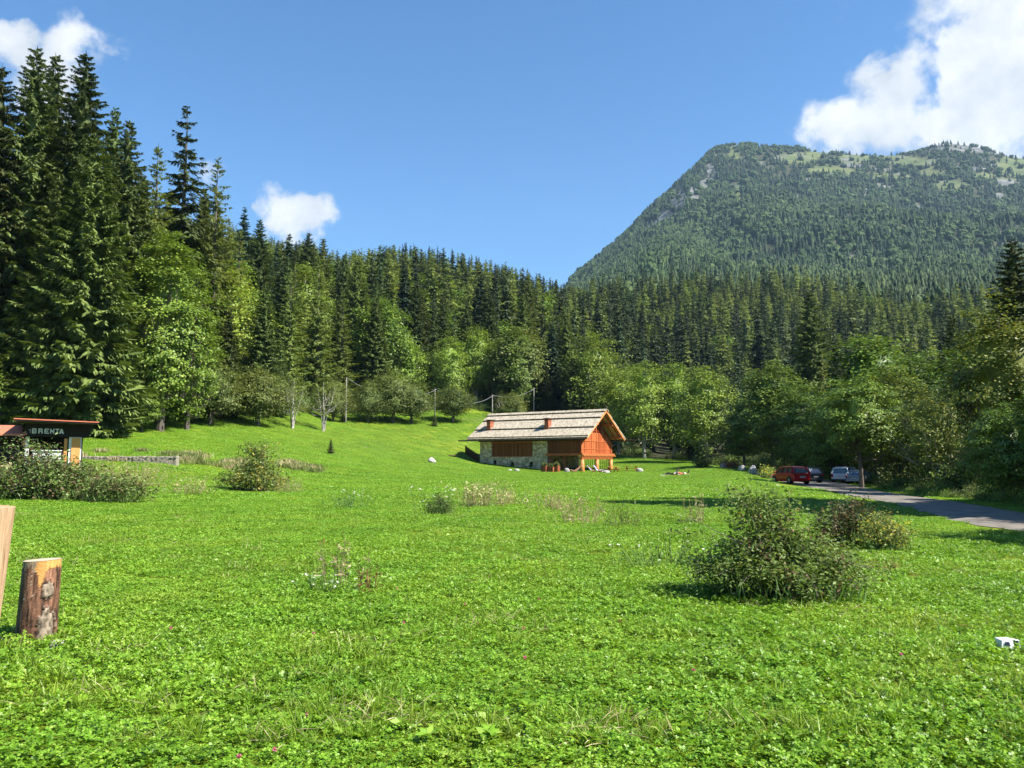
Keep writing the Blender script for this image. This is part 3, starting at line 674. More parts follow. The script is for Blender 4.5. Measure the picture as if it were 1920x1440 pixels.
hero('high_beech', 1616, 705, 66, 'beech with dark straight trunk in front of the silver car', 1.0)
hero('yellow_beech', 1690, 690, 70, 'leafy tree with yellowish top beside the lane bend', 1.1)
hero('birch', 1762, 722, 54, 'loose birch with thin pale trunk by the lane', 1.15)
hero('near_beech', 1720, 660, 84, 'rounded beech behind the pale-trunked birch', 1.3)
hero('near_beech', 1830, 650, 58, 'dark beech right of the pale-trunked birch', 1.15)
hero('spruce', 1800, 590, 100, 'dark spruce behind the beeches at the right', 1.3)
hero('yellow_beech', 1895, 560, 46, 'tall yellowish beech near the right edge in front of the dark spruce', .95)
hero('spruce', 1925, 448, 72, 'very dark tall spruce at the right edge', 1.4)
hero('near_beech', 1885, 760, 36, 'dark leafy tree overhanging the lane at the right edge', 1.0)
hero('near_beech', 1975, 720, 33, 'dark leafy tree mostly cut off by the right edge', 1.1)
hero('near_beech', 1850, 800, 44, 'low dark beech beside the lane under the yellowish beech', 1.1)
# trees out to the right whose shade crosses the meadow
e = hero('spruce', 2400, 0, 24.5, 'tall spruce beyond the right edge shading the meadow strip', h=24, wf=1.5)
e.location = (23.5, 23.5, H(23.5, 23.5))
for x_, y_, h_, w_ in ((34, 27, 20, 'first'), (41, 37, 23, 'second'), (47, 49, 24, 'third'), (54, 62, 25, 'fourth'), (61, 76, 26, 'fifth')):
    e = hero('spruce', 2900, 0, y_, w_ + ' and nearer to farther spruce of the row beyond the right edge of the lane', h=h_, wf=1.3); e.location = (x_, y_, H(x_, y_)); e['label'] = w_ + ' spruce counted from near to far in the row beyond the right edge'
e = hero('near_beech', 2900, 0, 13.5, 'leafy tree beyond the right edge shading the lane', h=11); e.location = (19.8, 13.0, H(19.8, 13))
e = hero('near_beech', 2500, 0, 20, 'leafy tree beyond the right edge beside the shading spruce', h=9); e.location = (21.5, 18.5, H(21.5, 18.5))
e = hero('spruce', 2500, 0, 20, 'second tall spruce beyond the right edge shading the meadow strip', h=26, wf=1.3); e.location = (27.5, 25.5, H(27.5, 25.5))

# ------------------------------------------------------------------ forest fill
# skyline limits for treetops (photo rows)
SKX = [-300, 0, 60, 110, 160, 185, 205, 240, 300, 345, 380, 420, 460, 520, 600, 640, 700, 740, 800, 850, 900, 950, 1000, 1060, 1130, 1280, 1450, 1600, 1750, 1850, 1920, 2400]
SKY_ = [150, 140, 170, 190, 260, 300, 290, 290, 320, 340, 330, 400, 435, 445, 455, 470, 462, 450, 458, 468, 480, 490, 508, 528, 545, 512, 525, 560, 600, 560, 480, 440]
NRX = [1060, 1100, 1150, 1200, 1300, 1400, 1480, 1530, 1600, 1700, 1800, 1860, 1920, 2400]
NRY = [560, 600, 650, 672, 690, 690, 680, 640, 660, 670, 640, 600, 500, 460]
def ycut(px, x, y):
    return np.interp(px, [1000, 1060, 1130, 1280, 1450, 1600, 1750, 1900], [700, 640, 560, 640, 610, 520, 460, 460]) + 260 * vnoise(x, y, 90, 61) + 90 * vnoise(x, y, 30, 62)
def fill():
    P = []
    sp = 7.2
    xs = np.arange(-330, 480, sp); ys = np.arange(30, 640, sp)
    X, Yv = np.meshgrid(xs, ys); X = X + rng.uniform(-.42, .42, X.shape) * sp; Yv = Yv + rng.uniform(-.42, .42, X.shape) * sp
    X = X.ravel(); Yv = Yv.ravel(); Z = Hh(X, Yv); px, py = nproj(X, Yv, Z)
    ok = (px > -150) & (px < 2080) & (Yv > treeline(px) + 2) & (road_dist(X, Yv) > 3.5)
    # keep a green clearing (path) right of the house
    ok &= ~((px > 1215) & (px < 1262) & (Yv < 215))
    # hidden behind the left ridge
    ok &= ~((px < 1030) & (Yv > 440)) & ~((px < 430) & (Yv > 300)) & ~((px < 250) & (Yv > 190))
    ok &= (px < 1000) | (Yv < np.minimum(ycut(px, X, Yv), 635)) 
    X, Yv, Z, px, py = (a[ok] for a in (X, Yv, Z, px, py))
    occ = np.array(OCC)
    for (a, b, r) in OCC:
        k = np.hypot(X - a, Yv - b) > r; X, Yv, Z, px, py = (q[k] for q in (X, Yv, Z, px, py))
    n = len(X); u = rng.random(n); nzv = vnoise(X, Yv, 40, 21) + vnoise(X, Yv, 15, 22) * .6
    h = 28 + rng.normal(size=n) * 5 + nzv * 11
    kind = np.where(u + nzv * .9 < .62, 0, np.where(u + nzv * .3 < .86, 1, 2))     # spruce, larch, broadleaf
    near_r = (px > 1130) & (Yv < 210); kind = np.where(near_r & (rng.random(n) < .85), 0, kind)
    kind = np.where((Yv < treeline(px) + 12) & (px < 1100) & (rng.random(n) < .45), 2, kind)
    thin = near_r & (Yv < treeline(px) + 22) & (px > 1330); px = np.where(thin, 5000, px)
    h = np.where(kind == 2, h * .72, h)
    lim = np.interp(px, SKX, SKY_); lim = np.where(px > 1060, np.where(Yv < 260, np.interp(px, NRX, NRY), np.where(px > 1105, -500, lim)), lim)
    lim = lim + rng.exponential(14, n)
    dv = (720 - lim) / F; zl = CH + (ST + dv * CT) / (CT - dv * ST) * Yv
    h = np.minimum(h, zl - Z)
    k = (h > 5) & (px < 4000); return [a[k] for a in (X, Yv, Z, px, h, kind)]
X, Yv, Z, px, h, kind = fill()
size = h / Yv
order = np.argsort(-size)
# thinner conifers for the far part
def far_con(seed, mat, Ht=25, Rr=3.9, levels=28, nb=6, k=4, **kw):
    v, f = conifer(seed, Ht, Rr, levels, nb, k, mat, **kw); return v, f
def one_mesh(name, v, f, mat, Ht, bark=M_BARK, base=.3):
    mb = MB().tube([(0, 0, -.5), (0, 0, Ht * .5), (0, 0, Ht * .95)], [Ht * .012, Ht * .008, .03], 5, cap=False)
    tv = np.array([tuple(p) for p in mb.v]); tf = np.array(mb.f)
    V = np.concatenate([v, tv]); Fc = np.concatenate([f, tf + len(v)])
    return mesh_np(name, V, Fc, mats=[mat, bark], fmat=np.concatenate([np.zeros(len(f)), np.ones(len(tf))]))
MID = {0: [], 1: [], 2: []}
M_SPRM = leafmat('darker_spruce_needles', [(.018, .032, .013), (.036, .057, .019), (.064, .086, .030)], trans=.12, rough=.6, objvar=.5)  # darker copy of the spruce needle colours for the hillside trees
for q in range(5):
    v, f = far_con(900 + q, None, Rr=[3.2, 4.3, 3.7, 3.0, 4.2][q], shape=[.8, .72, .95, .65, .85][q], sparse=[0, 0, .3, .1, 0][q], hang=1.0, small=1.45, core=.2, droop=.5, up=.3, wid=.12, base=[.08, .05, .14, .1, .04][q], jag=.5); MID[0].append((one_mesh('spruce_tree', v, f, M_SPRM if q < 4 else M_SPR2, 25), 25))
for q in range(3):
    v, f = far_con(950 + q, None, hang=1., small=1.4, core=.12, droop=.3, up=.2, wid=.1, base=.1, jag=.45, Rr=4.0, shape=.7, sparse=.2); MID[1].append((one_mesh('larch_tree', v, f, M_LAR, 25), 25))
for q in range(4):
    (v, f), mb = broad(980 + q, 17, 4.6, 90, 26, .5, base=.1, flatc=.5, limbs=False); MID[2].append((one_mesh('leafy_tree', v, f, M_BEE if q < 3 else M_ORC, 17), 17))
def scatter(name, P, rot, scl, idx, protos, label):
    me = bpy.data.meshes.new(name); me.vertices.add(len(P)); me.vertices.foreach_set('co', np.asarray(P, np.float32).ravel())
    for nm, ty, a, key in (('rot', 'FLOAT_VECTOR', rot, 'vector'), ('scl', 'FLOAT_VECTOR', scl, 'vector'), ('idx', 'INT', idx, 'value')):
        at = me.attributes.new(nm, ty, 'POINT'); at.data.foreach_set(key, np.asarray(a, np.int32 if ty == 'INT' else np.float32).ravel())
    o = link(name, me); tag(o, label, None, None, 'stuff')
    cl = bpy.data.collections.new(name + '_sources')
    for k, pm in enumerate(protos):
        so_ = bpy.data.objects.new('%s_source_%02d' % (name, k), pm); cl.objects.link(so_)
    ng = bpy.data.node_groups.new(name, 'GeometryNodeTree')
    ng.interface.new_socket('Geometry', in_out='INPUT', socket_type='NodeSocketGeometry'); ng.interface.new_socket('Geometry', in_out='OUTPUT', socket_type='NodeSocketGeometry')
    i = ng.nodes.new('NodeGroupInput'); oo = ng.nodes.new('NodeGroupOutput'); ip = ng.nodes.new('GeometryNodeInstanceOnPoints')
    ci = ng.nodes.new('GeometryNodeCollectionInfo'); ci.inputs[0].default_value = cl; ci.inputs['Separate Children'].default_value = True; ci.inputs['Reset Children'].default_value = True
    def na(nm, ty):
        n = ng.nodes.new('GeometryNodeInputNamedAttribute'); n.data_type = ty; n.inputs[0].default_value = nm; return n.outputs[0]
    l = ng.links.new
    l(i.outputs[0], ip.inputs['Points']); l(ci.outputs[0], ip.inputs['Instance']); ip.inputs['Pick Instance'].default_value = True
    l(na('idx', 'INT'), ip.inputs['Instance Index']); l(na('rot', 'FLOAT_VECTOR'), ip.inputs['Rotation']); l(na('scl', 'FLOAT_VECTOR'), ip.inputs['Scale'])
    l(ip.outputs[0], oo.inputs[0])
    md = o.modifiers.new('scatter', 'NODES'); md.node_group = ng
    return o
def region(px, Yq):
    if px < 400: return 'on the steep slope behind the tall left trees', 'left slope'
    if px < 620: return 'in the forest behind the left orchard trees', 'left forest'
    if px < 860: return 'on the wooded hill behind the power poles', 'middle hill'
    if px < 1100: return 'on the wooded hill behind the wooden house', 'hill behind the house'
    if px < 1400: return 'in the dark forest right of the house below the mountain', 'forest right of the house'
    return 'in the forest behind the parked cars and lane', 'forest behind the lane'
KN = {0: ('spruce_tree', 'dark spruce', 'spruce', 'spruces'), 1: ('larch_tree', 'light green larch', 'larch', 'larches'), 2: ('leafy_tree', 'leafy green tree', 'tree', 'leafy trees')}
cnt = {0: 0, 1: 0, 2: 0}; MAXK = {0: 210, 1: 225, 2: 190}
rest = []
for q in order:
    k = int(kind[q])
    if cnt[k] >= MAXK[k] or px[q] < -60 or px[q] > 1980: rest.append(q); continue
    cnt[k] += 1; w, g = region(px[q], Yv[q]); nm, ad, cat, pl = KN[k]
    lab = f'{ad} {w}'; grp = f'{pl}, {g}'
    rz = random.random() * 6.28; loc = (X[q], Yv[q], Z[q] - .1); wf = random.uniform(.85, 1.15)
    if Yv[q] < 215:
        key = {0: random.choice(['spruce', 'spruce', 'spruce', 'spruce2', 'lean_spruce', 'fir']), 1: 'larch', 2: random.choice(['beech', 'beech', 'maple'])}[k]
        t, c, Ht = random.choice(PROT[key]); sc = h[q] / Ht
        e = empty(nm, loc, rz, lab, cat, grp); e.scale = (sc * wf, sc * wf, sc); link('trunk', t, e); link('crown', c, e)
    else:
        me, Ht = random.choice(MID[k]); sc = h[q] / Ht
        o = link(nm, me, None, loc); o.rotation_euler = (0, 0, rz); o.scale = (sc * wf, sc * wf, sc); tag(o, lab, cat, grp)
rest = np.array(rest)
base_i = {0: 0, 1: 5, 2: 8}; nv = {0: 5, 1: 3, 2: 4}
idx = np.array([base_i[int(kind[q])] + random.randrange(nv[int(kind[q])]) for q in rest])
allmid = [m for k in (0, 1, 2) for m, _ in MID[k]]; hts = np.array([x for k in (0, 1, 2) for _, x in MID[k]])
sc = h[rest] / hts[idx]; wf = rng.uniform(.85, 1.2, len(rest))
scatter('hillside_forest', np.column_stack([X[rest], Yv[rest], Z[rest]]), np.column_stack([np.zeros((len(rest), 2)), rng.random(len(rest)) * 6.28]),
        np.column_stack([sc * wf, sc * wf, sc]), idx, allmid, 'dense conifer and broadleaf forest covering the hill behind the house')

# mountain forest
def mountain_forest():
    n = 92000
    az = rng.uniform(math.atan((1020 - 960) / F), math.atan((2010 - 960) / F), n); r = np.sqrt(rng.uniform(400 ** 2, 3450 ** 2, n))
    keep = rng.random(n) < np.interp(r, [600, 1500, 3450], [.62, .42, .28]); az = az[keep]; r = r[keep]
    X = np.sin(az) * r; Y = np.cos(az) * r; Z = Hh(X, Y); px, py = nproj(X, Y, Z)
    e = vnoise(X, Y, 60, 11) * .9 + vnoise(X, Y, 25, 12) * .6
    g = np.clip(ell(px, py, GR) * 2 + e * 1.6 - .2, 0, 1); k = np.clip(ell(px, py, RK) * 2.4 + e * 2.2 - .3, 0, 1)
    ok = (np.maximum(g, k) < .5) | (rng.random(len(X)) < .09)
    up = np.interp(py, [270, 330, 420], [.45, .8, 1.]); ok &= rng.random(len(X)) < np.where(px > 1420, up, 1)
    # slope facing away from view is skipped
    dZ = (Hh(X * 1.004, Y * 1.004) - Z) / (r * .004); vis = (dZ - (Z - CH) / r) > -.12
    ok &= vis & ((Y > 635) | ((px > 1000) & (Y > np.minimum(ycut(px, X, Y), 635) + 3)))
    X, Y, Z, px, py, r = (a[ok] for a in (X, Y, Z, px, py, r))
    n = len(X); nzv = vnoise(X, Y, 120, 31) + vnoise(X, Y, 45, 32) * .7; u = rng.random(n)
    kind = np.where(u + nzv * .7 < .62, 0, np.where(u + nzv * .4 < .74, 1, 2))
    h = np.interp(r, [600, 1500, 3400], [25, 22, 18]) + rng.normal(size=n) * 3
    h *= np.where(kind == 2, .8, 1); h *= np.interp(py, [265, 330], [.7, 1])
    return X, Y, Z, h, kind
def cone_tree(seed, Ht, Rr, layers, q, mat, jag=.3, droop=.12):
    r = np.random.default_rng(seed); V = []; Fc = []; o = 0
    for l in range(layers):
        t0 = l / layers; z0 = Ht * (.04 + .93 * t0); z1 = min(Ht, z0 + Ht * 1.9 / layers); rad = Rr * (1 - t0) ** .8
        a = (np.arange(q) + r.random()) / q * 6.283; rr_ = rad * r.uniform(1 - jag, 1 + jag * .7, q); rr_[::2] *= .72
        V.append(np.column_stack([np.cos(a) * rr_, np.sin(a) * rr_, z0 - droop * rr_ + r.normal(size=q) * .15])); V.append(np.array([[r.normal() * .1, r.normal() * .1, z1]]))
        Fc.append(np.column_stack([o + np.arange(q), o + (np.arange(q) + 1) % q, np.full(q, o + q)])); o += q + 1
    return mesh_np('far_conifer', np.concatenate(V), np.concatenate(Fc), mat)
def lump_tree(seed, Ht, Rx, mat, sub=2):
    import bmesh
    bm = bmesh.new(); bmesh.ops.create_icosphere(bm, subdivisions=sub + 1, radius=1); r = np.random.default_rng(seed)
    c = runit(r, 26); am = r.uniform(.12, .34, 26)
    for v in bm.verts:
        p = np.array(v.co); k = .72 + max(a * max(0, 1 - np.linalg.norm(p - q) / .62) * 2 for a, q in zip(am, c)) + r.normal() * .05
        v.co = Vector((p[0] * k * Rx, p[1] * k * Rx, Ht * .52 + p[2] * k * Ht * .5))
    me = bpy.data.meshes.new('far_leafy_tree'); bm.to_mesh(me); bm.free(); me.materials.append(mat); return me
def farmat(name, cols, var):
    m, nt, o = newmat(name); L = nt.links.new; oi = N(nt, 'ShaderNodeObjectInfo'); tc = N(nt, 'ShaderNodeTexCoord')
    c = ramp(nt, oi.outputs['Random'], cols); nz = N(nt, 'ShaderNodeTexNoise', i={'Scale': .9, 'Detail': 4}); L(tc.outputs['Object'], nz.inputs[0])
    g = ramp(nt, nz.outputs[0], [(.45,) * 3, (1.5,) * 3], [.35, .65]); mm = N(nt, 'ShaderNodeMixRGB', blend_type='MULTIPLY', i={0: 1}); L(c, mm.inputs[1]); L(g, mm.inputs[2])
    p = N(nt, 'ShaderNodeBsdfPrincipled', i={'Roughness': .8, 'Specular IOR Level': .1}); L(mm.outputs[0], p.inputs['Base Color']); L(p.outputs[0], o.inputs[0]); return m
MF_S = farmat('far_spruce_needles', [(.012, .024, .012), (.026, .046, .020), (.050, .074, .032)], 0)
MF_L = farmat('far_larch_needles', [(.045, .068, .024), (.065, .092, .032), (.09, .12, .045)], 0)
MF_B = farmat('far_beech_leaves', [(.028, .052, .016), (.045, .074, .022), (.068, .095, .032)], 0)
FAR = [(0, cone_tree(700 + q, 20, 3.4, 7, 10, MF_S), 20) for q in range(4)] + [(1, cone_tree(720 + q, 20, 3.2, 7, 9, MF_L, jag=.4), 20) for q in range(2)] + [(2, lump_tree(740 + q, 15, 4.8, MF_B), 15) for q in range(3)]
X2, Y2, Z2, h2, k2 = mountain_forest()
b3 = {0: (0, 4), 1: (4, 2), 2: (6, 3)}
idx = np.array([b3[int(k)][0] + random.randrange(b3[int(k)][1]) for k in k2]); hts = np.array([x[2] for x in FAR]); sc = h2 / hts[idx]
wf = np.where(k2 == 2, 1.25, 1.15) * np.interp(np.hypot(X2, Y2), [600, 1500, 3400], [1.0, 1.2, 1.6])
scatter('mountain_forest', np.column_stack([X2, Y2, Z2 - .5]), np.column_stack([np.zeros((len(idx), 2)), rng.random(len(idx)) * 6.28]), np.column_stack([sc * wf, sc * wf, sc]), idx, [x[1] for x in FAR],
        'blue-green forest of spruce and beech covering the mountain')
print('FILL', len(X), 'MOUNTAIN', len(X2), cnt)
# ------------------------------------------------------------------ house
HX, HY, HA, HL, HW = 9.98, 117.0, .604, 18.26, 9.49
house = empty('wooden_house', (HX, HY, 0), -HA, 'old alpine farmhouse of white stone and orange timber with shingle roof', 'house')
M_OR = planks('orange_timber', [(.13, .028, .010), (.36, .08, .024), (.56, .17, .055)], axis=1, width=.26, rough=.6, var=.7, gap=.14)
M_ORX = planks('brown_timber', [(.13, .04, .016), (.23, .075, .03), (.34, .12, .045)], axis=0, width=.22, rough=.65, var=.5)
M_BEAM = surf('timber_beam', [(.24, .065, .02), (.42, .125, .04), (.56, .2, .07)], 3, stretch=(1, 1, 3), bump=.3, rough=.6)
M_LOG = surf('honey_log', [(.38, .12, .035), (.58, .22, .07), (.72, .36, .14)], 2.5, stretch=(2, 2, .5), bump=.2, rough=.5)
M_DARKW = surf('dark_wood', [(.025, .014, .009), (.06, .032, .02), (.10, .06, .04)], 4, bump=.3)
M_STONE = stonework('white_rubble_stone', [(.24, .175, .115), (.50, .39, .27), (.78, .64, .48), (.33, .25, .165)], (.50, .40, .285), scale=2.3)
def shingle_mat():
    m, nt, o = newmat('grey_shingles'); L = nt.links.new
    tc = N(nt, 'ShaderNodeTexCoord'); mp = N(nt, 'ShaderNodeMapping'); mp.inputs['Scale'].default_value = (6, 1.1, 1.1); L(tc.outputs['Object'], mp.inputs[0])
    w = N(nt, 'ShaderNodeTexWhiteNoise', noise_dimensions='3D')
    sn = N(nt, 'ShaderNodeVectorMath', operation='SNAP'); L(tc.outputs['Object'], sn.inputs[0]); sn.inputs[1].default_value = (.14, .30, 50); L(sn.outputs[0], w.inputs['Vector'])
    n1 = N(nt, 'ShaderNodeTexNoise', i={'Scale': 1.1, 'Detail': 9, 'Roughness': .7}); L(mp.outputs[0], n1.inputs[0])
    t = mathn(nt, 'ADD', mathn(nt, 'MULTIPLY', w.outputs['Value'], .34), mathn(nt, 'MULTIPLY', n1.outputs[0], .66))
    c = ramp(nt, t, [(.20, .165, .115), (.38, .325, .245), (.54, .475, .37)], [.25, .5, .75])
    p = N(nt, 'ShaderNodeBsdfPrincipled', i={'Roughness': .85, 'Specular IOR Level': .15}); L(c, p.inputs['Base Color'])
    b = N(nt, 'ShaderNodeBump', i={'Strength': .6, 'Distance': .04}); L(t, b.inputs['Height']); L(b.outputs[0], p.inputs['Normal']); L(p.outputs[0], o.inputs[0]); return m
M_SHIN = shingle_mat()
M_EDGE = surf('weathered_wood_and_step_shade', [(.03, .024, .018), (.07, .055, .04)], 8, bump=.4)  # weathered wood; on the roof steps it paints in the shadow lines
ZE, ZR = 5.0, 9.22; OE, OG = 1.22, 1.75; WY = HW / 2; TAN = (ZR - ZE) / (WY + OE)
XB = -5.75                                     # stone / timber boundary
# stone walls with three small openings low in the front wall and a wide timber bay
wins = [(-15.35, 1.55), (-12.05, 1.25), (-8.6, 1.3)]; ww = .3
mb = MB()
zt = 4.72; zb = -.8; bay = (-16.0, -8.35, 2.35, 4.72)
th = .55
def wall_rect(x0, x1, z0, z1): mb.box(x0, x1, 0, th, z0, z1)
xs = [-HL, bay[0]]
# lower band split round the windows
lo, hi = zb, bay[2]; cur = -HL
for wx, wz in wins:
    wall_rect(cur, wx - ww, lo, hi); wall_rect(wx - ww, wx + ww, lo, wz - ww); wall_rect(wx - ww, wx + ww, wz + ww, hi); cur = wx + ww
wall_rect(cur, XB, lo, hi)
wall_rect(-HL, bay[0], hi, zt); wall_rect(bay[1], XB, hi, zt)
mb.box(-HL, -HL + th, th, HW, zb, zt); mb.box(-HL + th, XB, HW - th, HW, zb, zt)
mb.box(XB - th, XB, th, HW - th, zb, 2.45)
mb.build('stone_wall', M_STONE, house)
MB().poly([(-HW, zt), (0, zt), (-WY, ZR - .45)], .4, Matrix.Translation((-HL + .1, 0, 0)) @ Matrix.Rotation(-math.pi / 2, 4, 'Z')).build('end_gable', M_ORX, house)
for wx, wz in wins:
    wd = MB().box(wx - ww + .003, wx + ww - .003, .34, .38, wz - ww + .003, wz + ww - .003).build('window', flat('dark_glass', (.012, .013, .014), .15, .5), house)
    f_ = MB()
    for a in (-1, 1): f_.box(wx + a * (ww - .03) - .027, wx + a * (ww - .03) + .027, .25, .335, wz - ww + .004, wz + ww - .004)
    f_.box(wx - ww + .06, wx + ww - .06, .25, .335, wz - .025, wz + .025); f_.build('frame', M_DARKW, wd)
for wx, wz in wins[1:]:
    v, f = kites(rng.normal(size=(160, 3)) * np.array([.13, .06, .1]) + np.array([wx, -.15, wz - .25]), runit(rng, 160), runit(rng, 160), rng.uniform(.1, .2, 160), np.full(160, .05))
    link('flower_box_plants', mesh_np('flower_box_plants', v, f, M_ORC), house)
# timber bay in the stone wall
mb = MB(); x = bay[0] + .04
r_ = random.Random(4)
mb.box(bay[0] + .003, bay[1] - .003, .30, .36, bay[2] + .003, bay[3] - .003)
mb.build('bay_back_boards', M_ORX, house)
mb = MB()
while x < bay[1] - .1:
    w = r_.uniform(.1, .2); mb.box(x, min(x + w, bay[1] - .02), .12 + r_.random() * .04, .2, bay[2] + .1, bay[3] - .05); x += w + r_.uniform(.06, .14)
mb.build('bay_slats', M_ORX, house)
MB().box(bay[0] + .01, bay[1] - .01, .02, .28, bay[2] + .004, bay[2] + .12).box(bay[0] + .01, bay[1] - .01, -.03, .25, 4.55, 4.68).build('bay_sill', M_BEAM, house)
MB().box(-HL - .3, .55, -.12, .2, 4.723, 5.0).build('wall_plate_beam', M_DARKW, house)
# timber loft at the gable end : floor 2.35, walls to the plate
ZF = 2.6
mb = MB().box(XB + .003, -.2, .5, .6, ZF + .3, 4.72).box(XB + .003, .0, HW - .35, HW - .25, ZF + .3, 4.9)
mb.build('loft_side_wall', M_ORX, house)
mb = MB(); x = XB + .1
while x < -.25:
    w = r_.uniform(.09, .16); mb.box(x, x + w, .06, .12, ZF + .35, 4.62); x += w + r_.uniform(.1, .2)
for z in (ZF + .45, 3.55, 4.5): mb.box(XB, -.1, .0, .057, z, z + .09)
mb.build('loft_side_slats', M_ORX, house)
mb = MB().box(XB - .25, .35, -.12, .13, ZF - .1, ZF + .26); mb.build('loft_side_beam', M_BEAM, house)
# gable front panel with cut corners
G = [(0.0, ZF + .28), (HW, ZF + .28), (HW, 4.62), (HW - 2.0, 5.95), (2.0, 5.95), (0.0, 4.62)]
MG = Matrix.Translation((0, 0, 0)) @ Matrix.Rotation(math.pi / 2, 4, 'Z')       # (u,0,w) -> (0,u,w), thickness to -x
MB().poly(G, .16, MG).build('gable_panel', M_OR, house)
mb = MB()
for z in (3.45, 4.62): mb.box(.003, .06, .1, HW - .1, z, z + .1)
y = .08
while y < HW - .2: mb.box(.003, .035 + r_.random() * .02, y, y + .07, ZF + .35, min(4.6, 4.7)); y += r_.choice([.42, .62, .8])
mb.box(.062, .12, 0, .22, ZF + .3, 4.6); mb.box(.062, .12, HW - .22, HW, ZF + .3, 4.6); mb.build('gable_battens', M_BEAM, house)
MB().box(-.25, .42, -.25, HW + .3, ZF - .02, ZF + .25).build('gable_beam', M_BEAM, house)
mb = MB(); y = -.12
while y < HW + .2: mb.box(.1, .62, y, y + .17, ZF - .2, ZF - .023); y += .42
mb.build('joist_ends', M_LOG, house)
MB().box(-.2, .2, -.1, HW + .1, ZF - .62, ZF - .205).build('lower_gable_beam', M_BEAM, house)
mb = MB().box(XB, -.25, .2, HW - .2, ZF + .02, ZF + .12); mb.build('loft_floor', M_DARKW, house)
# recessed gable wall with balcony
GB = [(.6, 4.7), (HW - .6, 4.7), (WY + .55, ZR - 1.05), (WY - .55, ZR - 1.05)]
MB().poly(GB, .12, Matrix.Translation((-1.75, 0, 0)) @ MG).build('balcony_back_wall', M_DARKW, house)  # dark wood paints in the shade of the recess
mb = MB()
for z in (6.2, 6.65): mb.box(-.08, .02, 2.2, HW - 2.2, z, z + .09)
for y in np.arange(2.3, HW - 2.2, .62): mb.box(-.06, 0, y, y + .08, 5.955, 6.7)
mb.build('balcony_railing', flat('red_rail', (.42, .07, .035), .5), house)
mb = MB()
for y in (2.9, WY, HW - 2.9): mb.box(-.18, .02, y - .1, y + .1, 5.956, ZR - .55 - abs(y - WY) * TAN)
mb.build('balcony_post', M_BEAM, house)
# roof : four shingle courses a side, each lifted over the one below
def slope_pt(side, s, x, lift):                       # s 0 ridge .. 1 eave
    y = WY - side * (WY + OE) * s; z = ZR - (ZR - ZE) * s
    n = Vector((0, -side * (ZR - ZE), WY + OE)).normalized()
    return Vector((x, y, z)) + n * lift
roof = None
br = [0, .26, .61, .93, 1.0]
X0r, X1r = -HL - 1.6, OG
cs = []
for side in (1, -1):
    mb = MB()
    for q in range(4):
        a, b = br[q], br[q + 1] + (.02 if q < 3 else .0); l0 = .16 + .05 * (3 - q) * .0; 
        la, lb = .02, .02
        top_a, top_b = .20 - .02, .22
        if q == 3: top_b = .16
        top_a = .10
        pts = [slope_pt(side, a, X0r - .03 * q, la + .003 * q), slope_pt(side, a, X1r + .03 * q, la + .003 * q), slope_pt(side, b, X1r + .03 * q, lb + .003 * q), slope_pt(side, b, X0r - .03 * q, lb + .003 * q),
               slope_pt(side, a, X0r - .03 * q, top_a), slope_pt(side, a, X1r + .03 * q, top_a), slope_pt(side, b, X1r + .03 * q, top_b + .06), slope_pt(side, b, X0r - .03 * q, top_b + .06)]
        mb.add(pts, [(0, 1, 2, 3), (7, 6, 5, 4), (0, 4, 5, 1), (1, 5, 6, 2), (2, 6, 7, 3), (3, 7, 4, 0)])
    r0 = mb.build('roof_slope', M_SHIN, house); cs.append(r0)
    # dark strips that paint in the shadow line under each step
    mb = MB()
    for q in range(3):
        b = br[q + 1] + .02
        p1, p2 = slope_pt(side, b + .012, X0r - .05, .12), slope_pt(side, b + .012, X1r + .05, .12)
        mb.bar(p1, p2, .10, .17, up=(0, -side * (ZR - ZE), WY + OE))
    mb.build('course_shade_strip', M_EDGE, r0)
mb = MB()
for side in (1, -1):
    p = [slope_pt(side, -.005, X0r - .1, .30), slope_pt(side, -.005, X1r + .1, .30), slope_pt(side, .075, X1r + .1, .32), slope_pt(side, .075, X0r - .1, .32),
         slope_pt(side, -.005, X0r - .1, .17), slope_pt(side, -.005, X1r + .1, .17), slope_pt(side, .075, X1r + .1, .19), slope_pt(side, .075, X0r - .1, .19)]
    mb.add(p, [(0, 1, 2, 3), (7, 6, 5, 4), (0, 4, 5, 1), (1, 5, 6, 2), (2, 6, 7, 3), (3, 7, 4, 0)])
mb.build('ridge_cap', M_SHIN, house)
mb = MB()
for side in (1, -1):
    p1, p2 = slope_pt(side, .083, X0r - .05, .15), slope_pt(side, .083, X1r + .05, .15); mb.bar(p1, p2, .1, .1, up=(0, -side * (ZR - ZE), WY + OE))
mb.build('ridge_shade_strip', M_EDGE, house)  # dark strip painting in the shadow line below the ridge cap
# roof timber seen from below
mb = MB()
for side in (1, -1):
    for x in list(np.arange(-HL - 1.3, OG, .9)) + [OG - .12]:
        mb.bar(slope_pt(side, .02, x, -.10), slope_pt(side, .985, x, -.10), .14, .2, up=(0, -side * (ZR - ZE), WY + OE))
mb.build('rafters', M_OR, house)
mb = MB()
for side in (1, -1):
    mb.bar(slope_pt(side, 0, OG - .02, -.02), slope_pt(side, 1, OG - .02, -.02), .08, .34, up=(0, -side * (ZR - ZE), WY + OE))
mb.build('barge_board', M_LOG, house)
mb = MB()
for s in (0.02, .42, .86):
    for side in ((1, -1) if s > .1 else (1,)):
        mb.bar(slope_pt(side, s, -HL - 1.2, -.36), slope_pt(side, s, OG - .15, -.36), .26, .28)
mb.build('purlins', M_BEAM, house)
mb = MB()
for s in (.52,):
    mb.bar(slope_pt(1, s, -.5, -.3), slope_pt(-1, s, -.5, -.3), .2, .24)
mb.bar((-.9, 0.1, 5.0), (-.9, HW - .1, 5.0), .2, .2); mb.build('tie_beam', M_BEAM, house)
